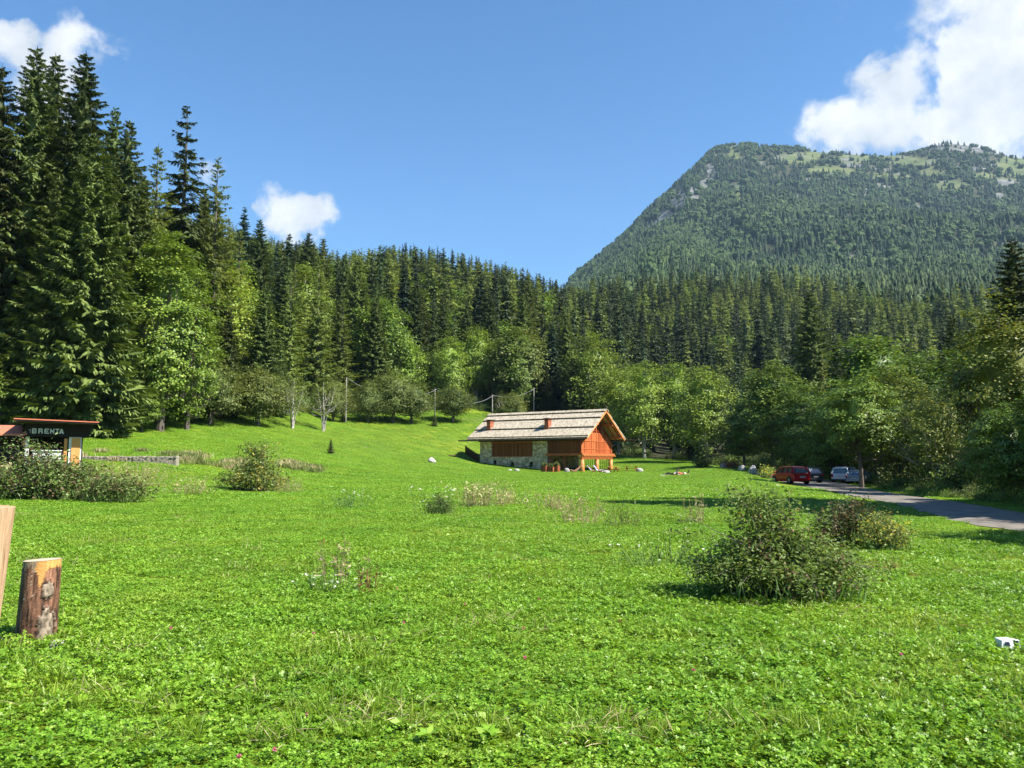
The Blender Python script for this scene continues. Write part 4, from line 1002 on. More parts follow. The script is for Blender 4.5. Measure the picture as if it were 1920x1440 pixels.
for side in (1, -1):
    g = MB(); e0 = slope_pt(side, 1.02, X0r - 1.7, .02); e1 = slope_pt(side, 1.02, X1r + (1.8 if side < 0 else .05), .02); g.tube([e0, e1], .12, 6); g.build('log_gutter', M_EDGE, house)
mb = MB().bar(slope_pt(1, -.09, OG + .02, .3), slope_pt(1, .06, OG + .02, .1), .05, .09).bar(slope_pt(-1, -.14, OG + .08, .35), slope_pt(-1, .06, OG + .08, .1), .05, .09); mb.build('crossed_finial', M_EDGE, house)
# posts
for yy in (.3, WY, HW - .3):
    P = [(0.05, yy, -.5), (0.05, yy, .6), (0.05, yy, ZF - .625)]
    MB().tube(P, [.37 if yy < 1 else .3, .33 if yy < 1 else .28, .27], 14).build('post', M_LOG, house, smooth=True)
for (px_, yy) in ((-3.0, .35), (-5.5, .4)):
    MB().tube([(px_, yy, -.5), (px_, yy, ZF - .11)], .2, 10).build('post', M_ORX, house)
mb = MB().box(-5.7, -.3, HW - .32, HW - .24, -.4, .4)
for y in np.arange(-5.6, -.3, .34): mb.box(y, y + .07, HW - .235, HW - .19, -.2, ZF - .1)
mb.build('rear_lattice', M_ORX, house)
MB().box(-5.16, -5.08, 1.0, 1.9, 0, 1.95).build('cellar_door', M_ORX, house)
# chimneys
for cx, s_, lb in ((-6.3, .62, 0), (-17.2, .6, 1)):
    c0 = slope_pt(1, s_ - .02, cx, 0); z0 = c0.z - .3
    ch = MB().box(cx - .34, cx + .34, c0.y - .5, c0.y + .42, z0, z0 + 1.55).build('chimney', planks('chimney_boards', [(.12, .03, .02), (.30, .09, .045), (.42, .15, .08)], axis=2, width=.2), house)
    MB().box(cx - .3, cx + .3, c0.y - .45, c0.y + .38, z0 + 1.553, z0 + 1.68).build('smoke_slot', M_DARKW, ch)
    MB().box(cx - .5, cx + .5, c0.y - .64, c0.y + .56, z0 + 1.683, z0 + 1.79).build('cap', M_EDGE, ch)
    MB().box(cx - .42, cx + .75, c0.y - .02, c0.y + .55, z0 + .5, z0 + .62).build('flashing_board', M_EDGE, ch)
# board fence at the far end
def fence_boards(a, b, n, h, name, mat, label):
    mb = MB(); a = Vector(a); b = Vector(b)
    for i in range(n):
        p = a.lerp(b, (i + .5) / n); p.z = H(p.x, p.y); w = (b - a).length / n * .86
        d = (b - a).normalized(); mb.bar(p + Vector((0, 0, -.3)), p + Vector((0, 0, h + .05 * math.sin(i * 2.3))), w, .04, up=(-d.y, d.x, 0))
    o = mb.build(name, mat); return tag(o, label, 'fence')
fence_boards(pt(872, 860, 135).to_3d(), (HX - HL * math.cos(HA) - .2, HY + HL * math.sin(HA) - .1, 0), 14, 1.25, 'board_fence', M_DARKW, 'short dark board fence at the left end of the farmhouse')
def loc_house(x, y, z=None):
    c, s = math.cos(-HA), math.sin(-HA); X, Y = HX + x * c - y * s, HY + x * s + y * c
    return Vector((X, Y, H(X, Y) if z is None else z))
# ------------------------------------------------------------------ rocks
M_ROCK = surf('pale_rock', [(.16, .15, .13), (.36, .34, .31), (.55, .53, .48)], 3.2, pos=[.25, .5, .75], bump=.8, bdist=.05)
def rock(px, Y, w, h, label, cat='rock', mat=None, seed=0, name='rock', sink=.25, py=None, group=None):
    r = np.random.default_rng(seed + int(px)); import bmesh
    bm = bmesh.new(); bmesh.ops.create_icosphere(bm, subdivisions=3, radius=1)
    n1 = runit(r, 9); k1 = r.uniform(.62, .98, 9)
    for v in bm.verts:
        c = np.array(v.co)
        for n_, k_ in zip(n1, k1):
            dd = c @ n_
            if dd > k_: c = c - n_ * (dd - k_) * .85
        c = c + r.normal(size=3) * .018
        v.co = Vector((c[0] * w / 2, c[1] * w / 2 * .8, (c[2] + 1 - sink * 2) * h / (2 - sink * 2)))
    me = bpy.data.meshes.new(name); bm.to_mesh(me); bm.free(); me.materials.append(mat or M_ROCK)
    o = link(name, me, None, gp(px, Y)); tag(o, label, cat, group); return o
rock(810, 112, 1.2, .75, 'white boulder lying alone on the open slope left of the farmhouse', seed=1)
rock(969, 113, .75, .4, 'small white stone below the middle of the stone wall', seed=2)
rock(956, 114, .6, .2, 'flat white stone left of the small white stone below the wall', seed=3)
rock(1063, 114, .8, .7, 'white block under the timber loft by the planters', seed=4)
rock(1137, 110, 1.0, .42, 'white stone in the grass in front of the nearer picnic table', seed=5)
rock(1199, 114, 1.1, .55, 'white stone at the right end of the farther picnic table', seed=6)
rock(848, 128, 2.0, .18, 'dark flat slab on the slope left of the board fence', mat=M_DARKW, seed=7)
rock(1392, 100, 1.0, .8, 'grey boulder at the wood edge left of the tall pale boulder', seed=8)
rock(1412, 95, 1.05, 1.15, 'tall pale boulder at the wood edge left of the red car', seed=9)
rock(1357, 112, 1.2, .7, 'pale boulder beside the reddish shrub at the wood edge', seed=10)
rock(1128, 115, 1.0, .4, 'white cushion-like stone between the deck chairs', seed=14)
rock(108, 7.12, .17, .07, 'broken pale stone chip beside the bark log stump', seed=11, sink=.1, name='stone_chip')
rock(30, 7.3, .12, .05, 'small pale stone chip left of the bark log stump', seed=12, sink=.1, name='stone_chip')
# ------------------------------------------------------------------ picnic tables, chairs, planters
def picnic(px, Y, rz, label, sc=1.0, mat=None):
    g = gp(px, Y); e = empty('picnic_table', g, rz, label, 'picnic table'); m = mat or M_ORX
    mb = MB()
    for k in range(5): mb.box(-.95, .95, -.38 + k * .155, -.38 + k * .155 + .14, .72, .77)
    mb.build('table_top', M_LOG if mat is None else mat, e)
    for s in (-1, 1):
        MB().box(-.95, .95, s * .75 - .14, s * .75 + .14, .42, .46).build('bench', m, e)
        l = MB(); l.bar((s * .65, -.78, -.1), (s * .65, .2, .72), .09, .1).bar((s * .65, .78, -.1), (s * .65, -.2, .72), .09, .1).bar((s * .65, -.85, .39), (s * .65, .85, .39), .05, .1); l.build('leg_frame', m, e)
    return e
picnic(1148, 113, .5, 'brown picnic table nearest the orange timber posts')
picnic(1184, 117, -.3, 'brown picnic table farther right on the grass beside a white stone')
picnic(1256, 150, .2, 'dark picnic table in the shade of the wood edge', mat=M_DARKW)
M_CLOTH = flat('white_canvas', (.72, .72, .74), .8); M_BLUE = planks('blue_striped_canvas', [(.16, .2, .62), (.5, .52, .75), (.74, .74, .78)], axis=1, width=.12, var=1.)
def deckchair(px, Y, rz, mat, label):
    g = gp(px, Y); e = empty('deck_chair', g, rz, label, 'deck chair')
    P = [(-.75, .42), (-.2, .28), (.25, .30), (.85, .98)]
    mb = MB()
    for (a, b), (c, d) in zip(P[:-1], P[1:]): mb.bar((a, 0, b), (c, 0, d), .56, .03, up=(0, 0, 1))
    mb.build('canvas_seat', mat, e)
    for s in (-.31, .31):
        l = MB(); l.bar((-.8, s, .4), (.35, s, .02), .04, .05).bar((-.45, s, -.05), (.9, s, 1.02), .04, .05); l.build('side_frame', M_LOG, e)
    return e
deckchair(1079, 114.5, .1, M_CLOTH, 'white deck chair left of the thick front post')
deckchair(1112, 114.6, 2.9, M_BLUE, 'blue striped deck chair between the front and middle posts')
deckchair(1124, 113.4, 2.7, M_BLUE, 'blue striped deck chair beside the middle post')
M_RED = leafmat('rusty_leaves', [(.10, .03, .02), (.22, .08, .05), (.35, .15, .09)], trans=.3)
def planter(px, Y, w, h, d, label, plants=True):
    g = gp(px, Y); e = empty('planter', g, -HA, label, 'planter')
    mb = MB()
    for k in range(3): mb.box(-w / 2, w / 2, -d / 2, -d / 2 + .05, -.1 + k * h / 3, -.1 + (k + .9) * h / 3).box(-w / 2, w / 2, d / 2 - .05, d / 2, -.1 + k * h / 3, -.1 + (k + .9) * h / 3)
    mb.box(-w / 2 + .003, -w / 2 + .05, -d / 2 + .053, d / 2 - .053, -.1, h).box(w / 2 - .05, w / 2 - .003, -d / 2 + .053, d / 2 - .053, -.1, h); mb.box(-w / 2 + .06, w / 2 - .06, -d / 2 + .06, d / 2 - .06, .0, h * .8)
    mb.build('box', M_ORX, e)
    v, f = kites(rng.normal(size=(200, 3)) * np.array([w * .2, d * .2, .12]) + np.array([0, 0, h + .2]), runit(rng, 200), runit(rng, 200), rng.uniform(.12, .25, 200), np.full(200, .06))
    link('plant', mesh_np('plant', v, f, M_ORC), e)
planter(1021, 115.5, .8, .9, .7, 'tall wooden planter at the corner of the stone wall')
planter(1033, 115.3, 1.1, .75, .7, 'wide wooden planter in the middle of the three by the wall')
planter(1044, 115.2, .7, .95, .7, 'wooden planter nearest the open space under the loft')
# ------------------------------------------------------------------ people lying in the grass
def skin(name, V, E, Rd, mat, parent=None, sub=2, root=0):
    me = bpy.data.meshes.new(name); me.from_pydata(V, E, []); o = bpy.data.objects.new(name, me); COL.objects.link(o)
    o.modifiers.new('s', 'SKIN'); sk = me.skin_vertices[0].data
    for i, r in enumerate(Rd): sk[i].radius = (r, r) if not isinstance(r, tuple) else r; sk[i].use_root = i == root
    ms = o.modifiers.new('u', 'SUBSURF'); ms.levels = sub; ms.render_levels = sub
    dg = bpy.context.evaluated_depsgraph_get(); m2 = bpy.data.meshes.new_from_object(o.evaluated_get(dg)); bpy.data.objects.remove(o)
    m2.name = name; m2.materials.clear(); m2.materials.append(mat); m2.polygons.foreach_set('use_smooth', [True] * len(m2.polygons))
    return link(name, m2, parent)
M_SKIN = flat('skin', (.50, .27, .17), .5); M_HAIR = surf('brown_hair', [(.04, .02, .01), (.12, .07, .04)], 20, stretch=(1, 5, 1)); M_BLK = flat('black_cloth', (.015, .015, .02), .8); M_WHT = flat('white_cloth', (.75, .73, .70), .8)
M_CREAM = flat('cream_cloth', (.58, .54, .42), .85); M_CORAL = flat('coral_cloth', (.75, .15, .09), .7)
def head_mesh(c, fwd, up, r, mat_skin, mat_hair, parent, hatmat=None):
    import bmesh
    c = Vector(c); f = Vector(fwd).normalized(); u = Vector(up); u = (u - f * u.dot(f)).normalized(); s = f.cross(u)
    bm = bmesh.new(); bmesh.ops.create_uvsphere(bm, u_segments=20, v_segments=14, radius=1)
    for v in bm.verts:
        x, y, z = v.co                       # x side, y forward, z up
        k = 1 - .22 * max(0, -z) ** 1.3
        yy = y * (1.08 if y > 0 else 1.05) * k; xx = x * .82 * k; zz = z * 1.18
        nose = math.exp(-((x / .16) ** 2 + ((z + .12) / .2) ** 2)) * (.22 if y > 0 else 0)
        eye = (math.exp(-(((abs(x) - .33) / .16) ** 2 + ((z - .08) / .12) ** 2)) * -.09 if y > 0 else 0)
        mouth = math.exp(-((x / .25) ** 2 + ((z + .48) / .07) ** 2)) * (-.05 if y > 0 else 0)
        v.co = c + (s * xx + f * (yy + nose + eye + mouth) + u * zz) * r
    me = bpy.data.meshes.new('head'); bm.to_mesh(me); bm.free(); me.materials.append(mat_skin); me.polygons.foreach_set('use_smooth', [True] * len(me.polygons))
    h = link('head', me, parent)
    bm = bmesh.new(); bmesh.ops.create_uvsphere(bm, u_segments=20, v_segments=14, radius=1)
    bmesh.ops.delete(bm, geom=[v for v in bm.verts if (v.co.y > .35 and v.co.z < .55) or v.co.z < -.55], context='VERTS')
    for v in bm.verts: x, y, z = v.co; v.co = c + (s * x * .92 + f * y * 1.16 + u * z * 1.30) * r * 1.03
    me = bpy.data.meshes.new('hair'); bm.to_mesh(me); bm.free(); me.materials.append(hatmat or mat_hair); link('hair' if not hatmat else 'cap', me, parent)
    for sx in (-.33, .33):
        pass
    return h
def hand(mb_v, wrist, d, up, V, E, Rd, parent_idx):
    """palm + five short skinned fingers appended to the body skeleton"""
    w = Vector(wrist); d = Vector(d).normalized(); up = Vector(up); s = d.cross(up).normalized()
    V.append(tuple(w + d * .07)); pi = len(V) - 1; E.append((parent_idx, pi)); Rd.append((.035, .018))
    for k, (o, l) in enumerate(((-.033, .07), (-.011, .08), (.011, .075), (.033, .06))):
        V.append(tuple(w + d * .10 + s * o)); E.append((pi, len(V) - 1)); Rd.append(.0095)
        V.append(tuple(w + d * (.10 + l) + s * o * 1.25 - up * .02)); E.append((len(V) - 2, len(V) - 1)); Rd.append(.008)
    V.append(tuple(w + d * .05 + s * .065)); E.append((pi, len(V) - 1)); Rd.append(.01)
# person reclining on the elbows, legs out to the left
def person_a():
    e = empty('person', gp(1262, 92), 0, 'person in white top and dark trousers reclining on the grass, head raised', 'person')
    # x right; head at right
    V = [(0, 0, .14), (.18, 0, .17), (.38, 0, .30), (.50, 0, .42), (.57, 0, .50),            # pelvis..neck
         (-.08, -.11, .13), (-.52, -.13, .20), (-.95, -.12, .10), (-1.10, -.12, .17),             # leg near
         (-.08, .11, .13), (-.50, .16, .30), (-.90, .20, .10), (-1.05, .20, .18),                  # leg far
         (.48, -.19, .38), (.55, -.26, .10), (.34, -.30, .05), (.48, .19, .38), (.58, .26, .10), (.38, .30, .05)]
    E = [(0, 1), (1, 2), (2, 3), (3, 4), (0, 5), (5, 6), (6, 7), (7, 8), (0, 9), (9, 10), (10, 11), (11, 12), (3, 13), (13, 14), (14, 15), (3, 16), (16, 17), (17, 18)]
    Rd = [(.15, .11), (.13, .10), (.16, .11), (.11, .09), .055, .09, .06, .042, .035, .09, .06, .042, .035, .06, .042, .03, .06, .042, .03]
    hand(None, V[15], (-1, 0, 0), (0, 0, 1), V, E, Rd, 15); hand(None, V[18], (-1, 0, 0), (0, 0, 1), V, E, Rd, 18)
    skin('body', V, E, Rd, M_SKIN, e)
    skin('white_top', [(.05, 0, .15), (.18, 0, .17), (.38, 0, .30), (.50, 0, .41), (.47, -.2, .38), (.52, -.25, .22), (.47, .2, .38), (.53, .25, .22)],
         [(0, 1), (1, 2), (2, 3), (3, 4), (4, 5), (3, 6), (6, 7)], [(.165, .125), (.145, .115), (.175, .125), (.12, .1), .072, .055, .072, .055], M_WHT, e)
    skin('dark_trousers', [(0, 0, .14), (-.1, -.11, .13), (-.52, -.13, .20), (-.92, -.12, .11), (-.1, .11, .13), (-.5, .16, .30), (-.88, .2, .12)],
         [(0, 1), (1, 2), (2, 3), (0, 4), (4, 5), (5, 6)], [(.17, .13), .105, .075, .058, .105, .075, .058], M_BLK, e)
    skin('shoe', [(-1.0, -.12, .07), (-1.06, -.12, .16), (-1.08, -.12, .26)], [(0, 1), (1, 2)], [.05, .045, .035], M_BLK, e)
    skin('shoe', [(-.95, .20, .07), (-1.01, .20, .17), (-1.03, .20, .27)], [(0, 1), (1, 2)], [.05, .045, .035], M_BLK, e)
    head_mesh((.64, 0, .62), (-.75, -.2, .1), (.25, 0, 1), .105, M_SKIN, M_HAIR, e)
def person_b():
    e = empty('person', gp(1281, 91), 0, 'person lying face down with coral top and one dark shin raised', 'person')
    V = [(0, 0, .13), (-.2, 0, .13), (-.42, 0, .18), (-.56, 0, .24), (-.64, 0, .30),
         (.1, -.1, .13), (.5, -.12, .10), (.62, -.12, .55), (.70, -.12, .62), (.1, .1, .13), (.52, .14, .09), (.95, .15, .08), (1.05, .15, .05),
         (-.54, -.19, .2), (-.66, -.26, .06), (-.82, -.1, .08), (-.54, .19, .2), (-.66, .26, .06), (-.82, .1, .08)]
    E = [(0, 1), (1, 2), (2, 3), (3, 4), (0, 5), (5, 6), (6, 7), (7, 8), (0, 9), (9, 10), (10, 11), (11, 12), (3, 13), (13, 14), (14, 15), (3, 16), (16, 17), (17, 18)]
    Rd = [(.16, .12), (.14, .1), (.16, .11), (.1, .09), .055, .095, .062, .042, .03, .095, .062, .042, .03, .06, .042, .03, .06, .042, .03]
    hand(None, V[15], (-1, .3, 0), (0, 0, 1), V, E, Rd, 15); hand(None, V[18], (-1, -.3, 0), (0, 0, 1), V, E, Rd, 18)
    skin('body', V, E, Rd, M_SKIN, e)
    skin('coral_top', [(-.1, 0, .13), (-.2, 0, .13), (-.42, 0, .18), (-.55, 0, .24), (-.54, -.2, .2), (-.62, -.24, .13), (-.54, .2, .2), (-.62, .24, .13)],
         [(0, 1), (1, 2), (2, 3), (3, 4), (4, 5), (3, 6), (6, 7)], [(.16, .115), (.155, .115), (.175, .13), (.11, .1), .075, .06, .075, .06], M_CORAL, e)
    skin('cream_shorts', [(0, 0, .14), (.12, -.1, .14), (.36, -.12, .12), (.12, .1, .14), (.36, .13, .12)], [(0, 1), (1, 2), (0, 3), (3, 4)], [(.2, .17), .135, .11, .135, .11], M_CREAM, e)
    skin('dark_stocking', [(.50, -.12, .12), (.56, -.12, .33), (.62, -.12, .52), (.72, -.12, .64)], [(0, 1), (1, 2), (2, 3)], [.072, .062, .05, .04], M_BLK, e)
    head_mesh((-.70, 0, .40), (-1, -.2, -.05), (0, 0, 1), .105, M_SKIN, M_BLK, e)
person_a(); person_b()
def towel(px, Y, lx, ly, mat, label):
    n = 14; xs = np.linspace(-lx / 2, lx / 2, n); ys = np.linspace(-ly / 2, ly / 2, 8); A, B = np.meshgrid(xs, ys, indexing='ij'); g = gp(px, Y)
    Z = .035 + .02 * np.sin(A * 9 + B * 5) + .02 * rng.normal(size=A.shape) * .5; X_ = A; V = np.stack([X_, B, Z], -1).reshape(-1, 3); V2 = V.copy(); V2[:, 2] -= .02
    idx = np.arange(n * 8).reshape(n, 8); f = np.stack([idx[:-1, :-1], idx[1:, :-1], idx[1:, 1:], idx[:-1, 1:]], -1).reshape(-1, 4)
    o = link('towel', mesh_np('towel', np.concatenate([V, V2]), np.concatenate([f, f[:, ::-1] + n * 8]), mat, smooth=True), None, g); tag(o, label, 'towel')
towel(1253, 91.8, 1.9, .9, M_WHT, 'white towel under the reclining person in the white top')
towel(1283, 90.7, 1.5, .9, M_CREAM, 'cream towel under the person lying face down')
bag = MB().box(-.2, .2, -.12, .12, .0, .26).build('shoulder_bag', M_BLK, None, bevel=.04, loc=gp(1271, 90.9)); tag(bag, 'small dark bag between the two people on the grass', 'bag')
# ------------------------------------------------------------------ shed / kiosk at the left
def kiosk():
    Y = 48.; g = gp(98, Y); rz = .06; s = Y / F
    rz = R(27); s = .0282
    e = empty('kiosk', g, rz, 'small dark wooden kiosk with red roof edge and white letters', 'kiosk')
    gz = g.z
    def X(px): return (px - 98) * s
    def Z(py): return zray(py, Y) - gz
    blk = surf('black_stained_boards', [(.008, .007, .006), (.02, .016, .013), (.04, .03, .025)], 5, stretch=(1, 1, 6), bump=.3)
    red = surf('red_roof_sheet', [(.40, .11, .06), (.52, .16, .09), (.60, .22, .13)], 3, bump=.1, rough=.5); wht = surf('whitewashed_plaster', [(.5, .49, .45), (.68, .67, .63), (.78, .77, .74)], 3, bump=.2)
    dk = flat('kiosk_dark_room', (.02, .016, .013), .9); orw = surf('orange_boards', [(.38, .15, .05), (.62, .28, .09), (.78, .45, .2)], 3, stretch=(5, 5, .7), bump=.3)
    # back, side walls
    MB().box(X(40), X(150), 3.2, 3.3, -.4, Z(806)).build('back_wall', blk, e); MB().box(X(40) - .05, X(40) + .05, .4, 3.2, -.4, Z(806)).build('side_wall', blk, e)
    # fascia with the sign
    MB().box(X(45), X(165), -.08, .0, Z(819), Z(795)).build('sign_board', blk, e)
    # roof: rises towards the front, dark underside, red sheet on top
    zf, zb = Z(791.5), Z(791.5) + .05; xl, xr = X(45), X(180)
    rp = MB(); 
    rp.add([(xl - .5, -1.0, zf), (xr, -1.0, zf - .12), (xr - .25, 3.8, zb), (xl - .5, 3.8, zb), (xl - .5, -1.0, zf + .1), (xr, -1.0, zf - .02), (xr - .25, 3.8, zb + .1), (xl - .5, 3.8, zb + .1)], [(3, 2, 1, 0), (4, 5, 6, 7), (0, 1, 5, 4), (1, 2, 6, 5), (2, 3, 7, 6), (3, 0, 4, 7)])
    rf = rp.build('roof', blk, e)
    rs_ = MB(); rs_.add([(xl - .53, -1.04, zf + .09), (xr + .03, -1.04, zf - .03), (xr - .2, 3.85, zb + .103), (xl - .53, 3.85, zb + .103), (xl - .53, -1.04, zf + .15), (xr + .03, -1.04, zf + .03), (xr - .2, 3.85, zb + .15), (xl - .53, 3.85, zb + .15)], [(3, 2, 1, 0), (4, 5, 6, 7), (0, 1, 5, 4), (1, 2, 6, 5), (2, 3, 7, 6), (3, 0, 4, 7)])
    rs_.build('roof_sheet', red, rf)
    MB().box(X(150), X(166), -.5, 1.2, Z(806), Z(797)).build('eave_box', blk, rf)
    # white pillar with orange boards
    MB().box(X(126), X(149.5), .02, .45, -.5, Z(806)).build('pillar', wht, e)
    MB().box(X(131), X(147.5), -.04, .015, -.5, Z(821)).build('orange_board_panel', orw, e)
    MB().box(X(117), X(123), .1, .2, -.5, Z(822)).build('orange_board', orw, e)
    MB().box(X(46), X(53), .02, .4, -.5, Z(806)).build('pillar', wht, e)
    MB().box(X(60), X(112), .1, .5, -.5, Z(846)).build('counter', wht, e)
    MB().box(X(58), X(114), .0, .56, Z(845.5), Z(844)).build('counter_top', wht, e)
    # letters
    hL = Z(804) - Z(813.3); wL = .0
    fnt = bpy.data.curves.new('t', 'FONT')
    cu = fnt; xs = [57.5, 68.6, 79.5, 90, 100, 106.5]; 
    def bars(ch, x0, w):
        t = .075; b = MB(); z0, z1 = Z(813.3), Z(804); zm = (z0 + z1) / 2; y0, y1 = -.13, -.083
        def bx(a, c, d, f_): b.box(x0 + a * w, x0 + c * w, y0, y1, z0 + d * (z1 - z0), z0 + f_ * (z1 - z0))
        def dg(a, c, d, f_): b.bar((x0 + a * w, -.106, z0 + c * (z1 - z0)), (x0 + d * w, -.106, z0 + f_ * (z1 - z0)), .047, t, up=(0, 0, 1))
        T = .26; V_ = .24
        if ch == 'B': bx(0, T, 0, 1); bx(T, .86, .8, 1); bx(T, .86, .4, .6); bx(T, .86, 0, .2); bx(.78, 1, .58, .82); bx(.78, 1, .18, .42)
        if ch == 'R': bx(0, T, 0, 1); bx(T, .86, .8, 1); bx(T, .86, .4, .6); bx(.76, 1, .58, .82); bx(.72, 1, 0, .4)
        if ch == 'E': bx(0, T, .1, .9); bx(.12, 1, .8, 1); bx(T, .85, .4, .6); bx(.12, 1, 0, .2)
        if ch == 'N': bx(0, T, 0, 1); bx(.74, 1, 0, 1); dg(.2, .72, .8, .3)
        if ch == 'T': bx(0, 1, .8, 1); bx(.36, .64, 0, .8)
        if ch == 'A': dg(.12, 0, .48, .95); dg(.88, 0, .52, .95); bx(.25, .75, .18, .36)
        o = b.build('letter', flat('white_paint_' + ch.lower(), (.8, .8, .8), .5), e)
    for ch, a, c in (('B', 57.5, 65.8), ('R', 69, 76.8), ('E', 79.8, 88), ('N', 90.3, 98), ('T', 100, 107), ('A', 107, 115.5)): bars(ch, X(a), X(c) - X(a))
    b = MB(); b.box(X(52), X(54.5), -.12, -.085, Z(807), Z(806)).box(X(54), X(55), -.12, -.085, Z(810), Z(807)).box(X(53.5), X(54.5), -.12, -.085, Z(812.5), Z(811.5)); b.build('small_mark', flat('white_paint_mark', (.7, .7, .7), .5), e)
    # lower red-roofed annex to the left
    a = empty('shed', gp(10, 47.2), R(27), 'low shed with flat red roof at the left edge beside the kiosk', 'shed')
    g2 = gp(10, 47.2); s2 = .0275
    def X2(px): return (px - 10) * s2
    def Z2(py): return zray(py, 47.2) - g2.z
    r = MB(); zr0, zr1 = Z2(817), Z2(804)
    r.add([(X2(-70), -.6, zr0), (X2(44), -.6, zr0), (X2(30), 2.0, zr1 + .2), (X2(-70), 2.0, zr1 + .2), (X2(-70), -.6, zr0 + .09), (X2(44), -.6, zr0 + .09), (X2(30), 2.0, zr1 + .29), (X2(-70), 2.0, zr1 + .29)], [(3, 2, 1, 0), (4, 5, 6, 7), (0, 1, 5, 4), (1, 2, 6, 5), (2, 3, 7, 6), (3, 0, 4, 7)])
    r.build('roof', red, a); MB().box(X2(-65), X2(33), .3, .4, -.4, zr0 - .01).box(X2(-65), X2(-63), .4, 2, -.4, zr0).box(X2(31), X2(33), .4, 1.9, -.4, zr0).build('wall', blk, a)
    MB().box(X2(-66), X2(38), -.52, -.42, zr0 - .16, zr0 - .01).build('eave_board', blk, a)
kiosk()
# low stone wall
mb = MB(); r_ = random.Random(9)
for row in range(3):
    for i in range(46):
        a, b = i / 46, (i + 1) / 46
        p = gp(148 + (332 - 148) * (a + b) / 2 + r_.uniform(-1, 1), 55.5); 
        top_z = zray(855.5 + r_.uniform(-1., 1.), 55.5) ; bot = zray(867, 55.5); hh_ = (top_z - bot) / 3
        w = 6.8 / 46 * 1.06
        mb.box(p.x - w / 2, p.x + w / 2 * .96, 55.3 + r_.uniform(-.04, .04), 55.8, bot + row * hh_ - (.5 if row == 0 else 0), bot + (row + r_.uniform(.88, .97)) * hh_)
o = mb.build('stone_wall', surf('weathered_wall_stone', [(.12, .10, .075), (.27, .24, .19), (.46, .42, .34)], 3, bump=.8, bdist=.04), None, bevel=.02); tag(o, 'low dry stone wall running right from the kiosk pillar', 'wall')
# ------------------------------------------------------------------ power poles and wire
def pole(px, ytop, Y, label):
    g = gp(px, Y); h = zray(ytop, Y) - g.z; e = empty('power_pole', g, 0, label, 'pole', 'poles carrying the sagging wire')
    MB().tube([(0, 0, -.5), (0, 0, h)], [.15, .10], 8).build('post', M_PALE, e)
    MB().bar((-.35, 0, h - .35), (.35, 0, h - .35), .06, .08).tube([(.3, 0, h - .3), (.3, 0, h - .12)], .05, 6).tube([(-.3, 0, h - .3), (-.3, 0, h - .12)], .05, 6).build('crossarm', M_EDGE, e)
    return Vector((g.x + .3, g.y, g.z + h - .12))
tops = [pole(648, 708, 143, 'leftmost pale power pole standing by the small spruce bush'), pole(815, 729, 156, 'second power pole from the left at the meadow top'),
        pole(923, 740, 170, 'third power pole rising behind the left end of the roof'), pole(1001, 727, 176, 'rightmost power pole above the middle of the roof')]
g_ = gp(817, 164); 
mb = MB()
for (a, b), sag in zip(zip(tops[:-1], tops[1:]), (2.6, 2.2, 1.0)):
    P = [a.lerp(b, t) - Vector((0, 0, sag * 4 * t * (1 - t))) for t in np.linspace(0, 1, 15)]
    mb.tube(P, .028, 4, cap=False)
o = mb.build('power_wire', flat('pale_cable', (.42, .42, .40), .5)); tag(o, 'pale sagging wire strung between the power poles', 'wire')
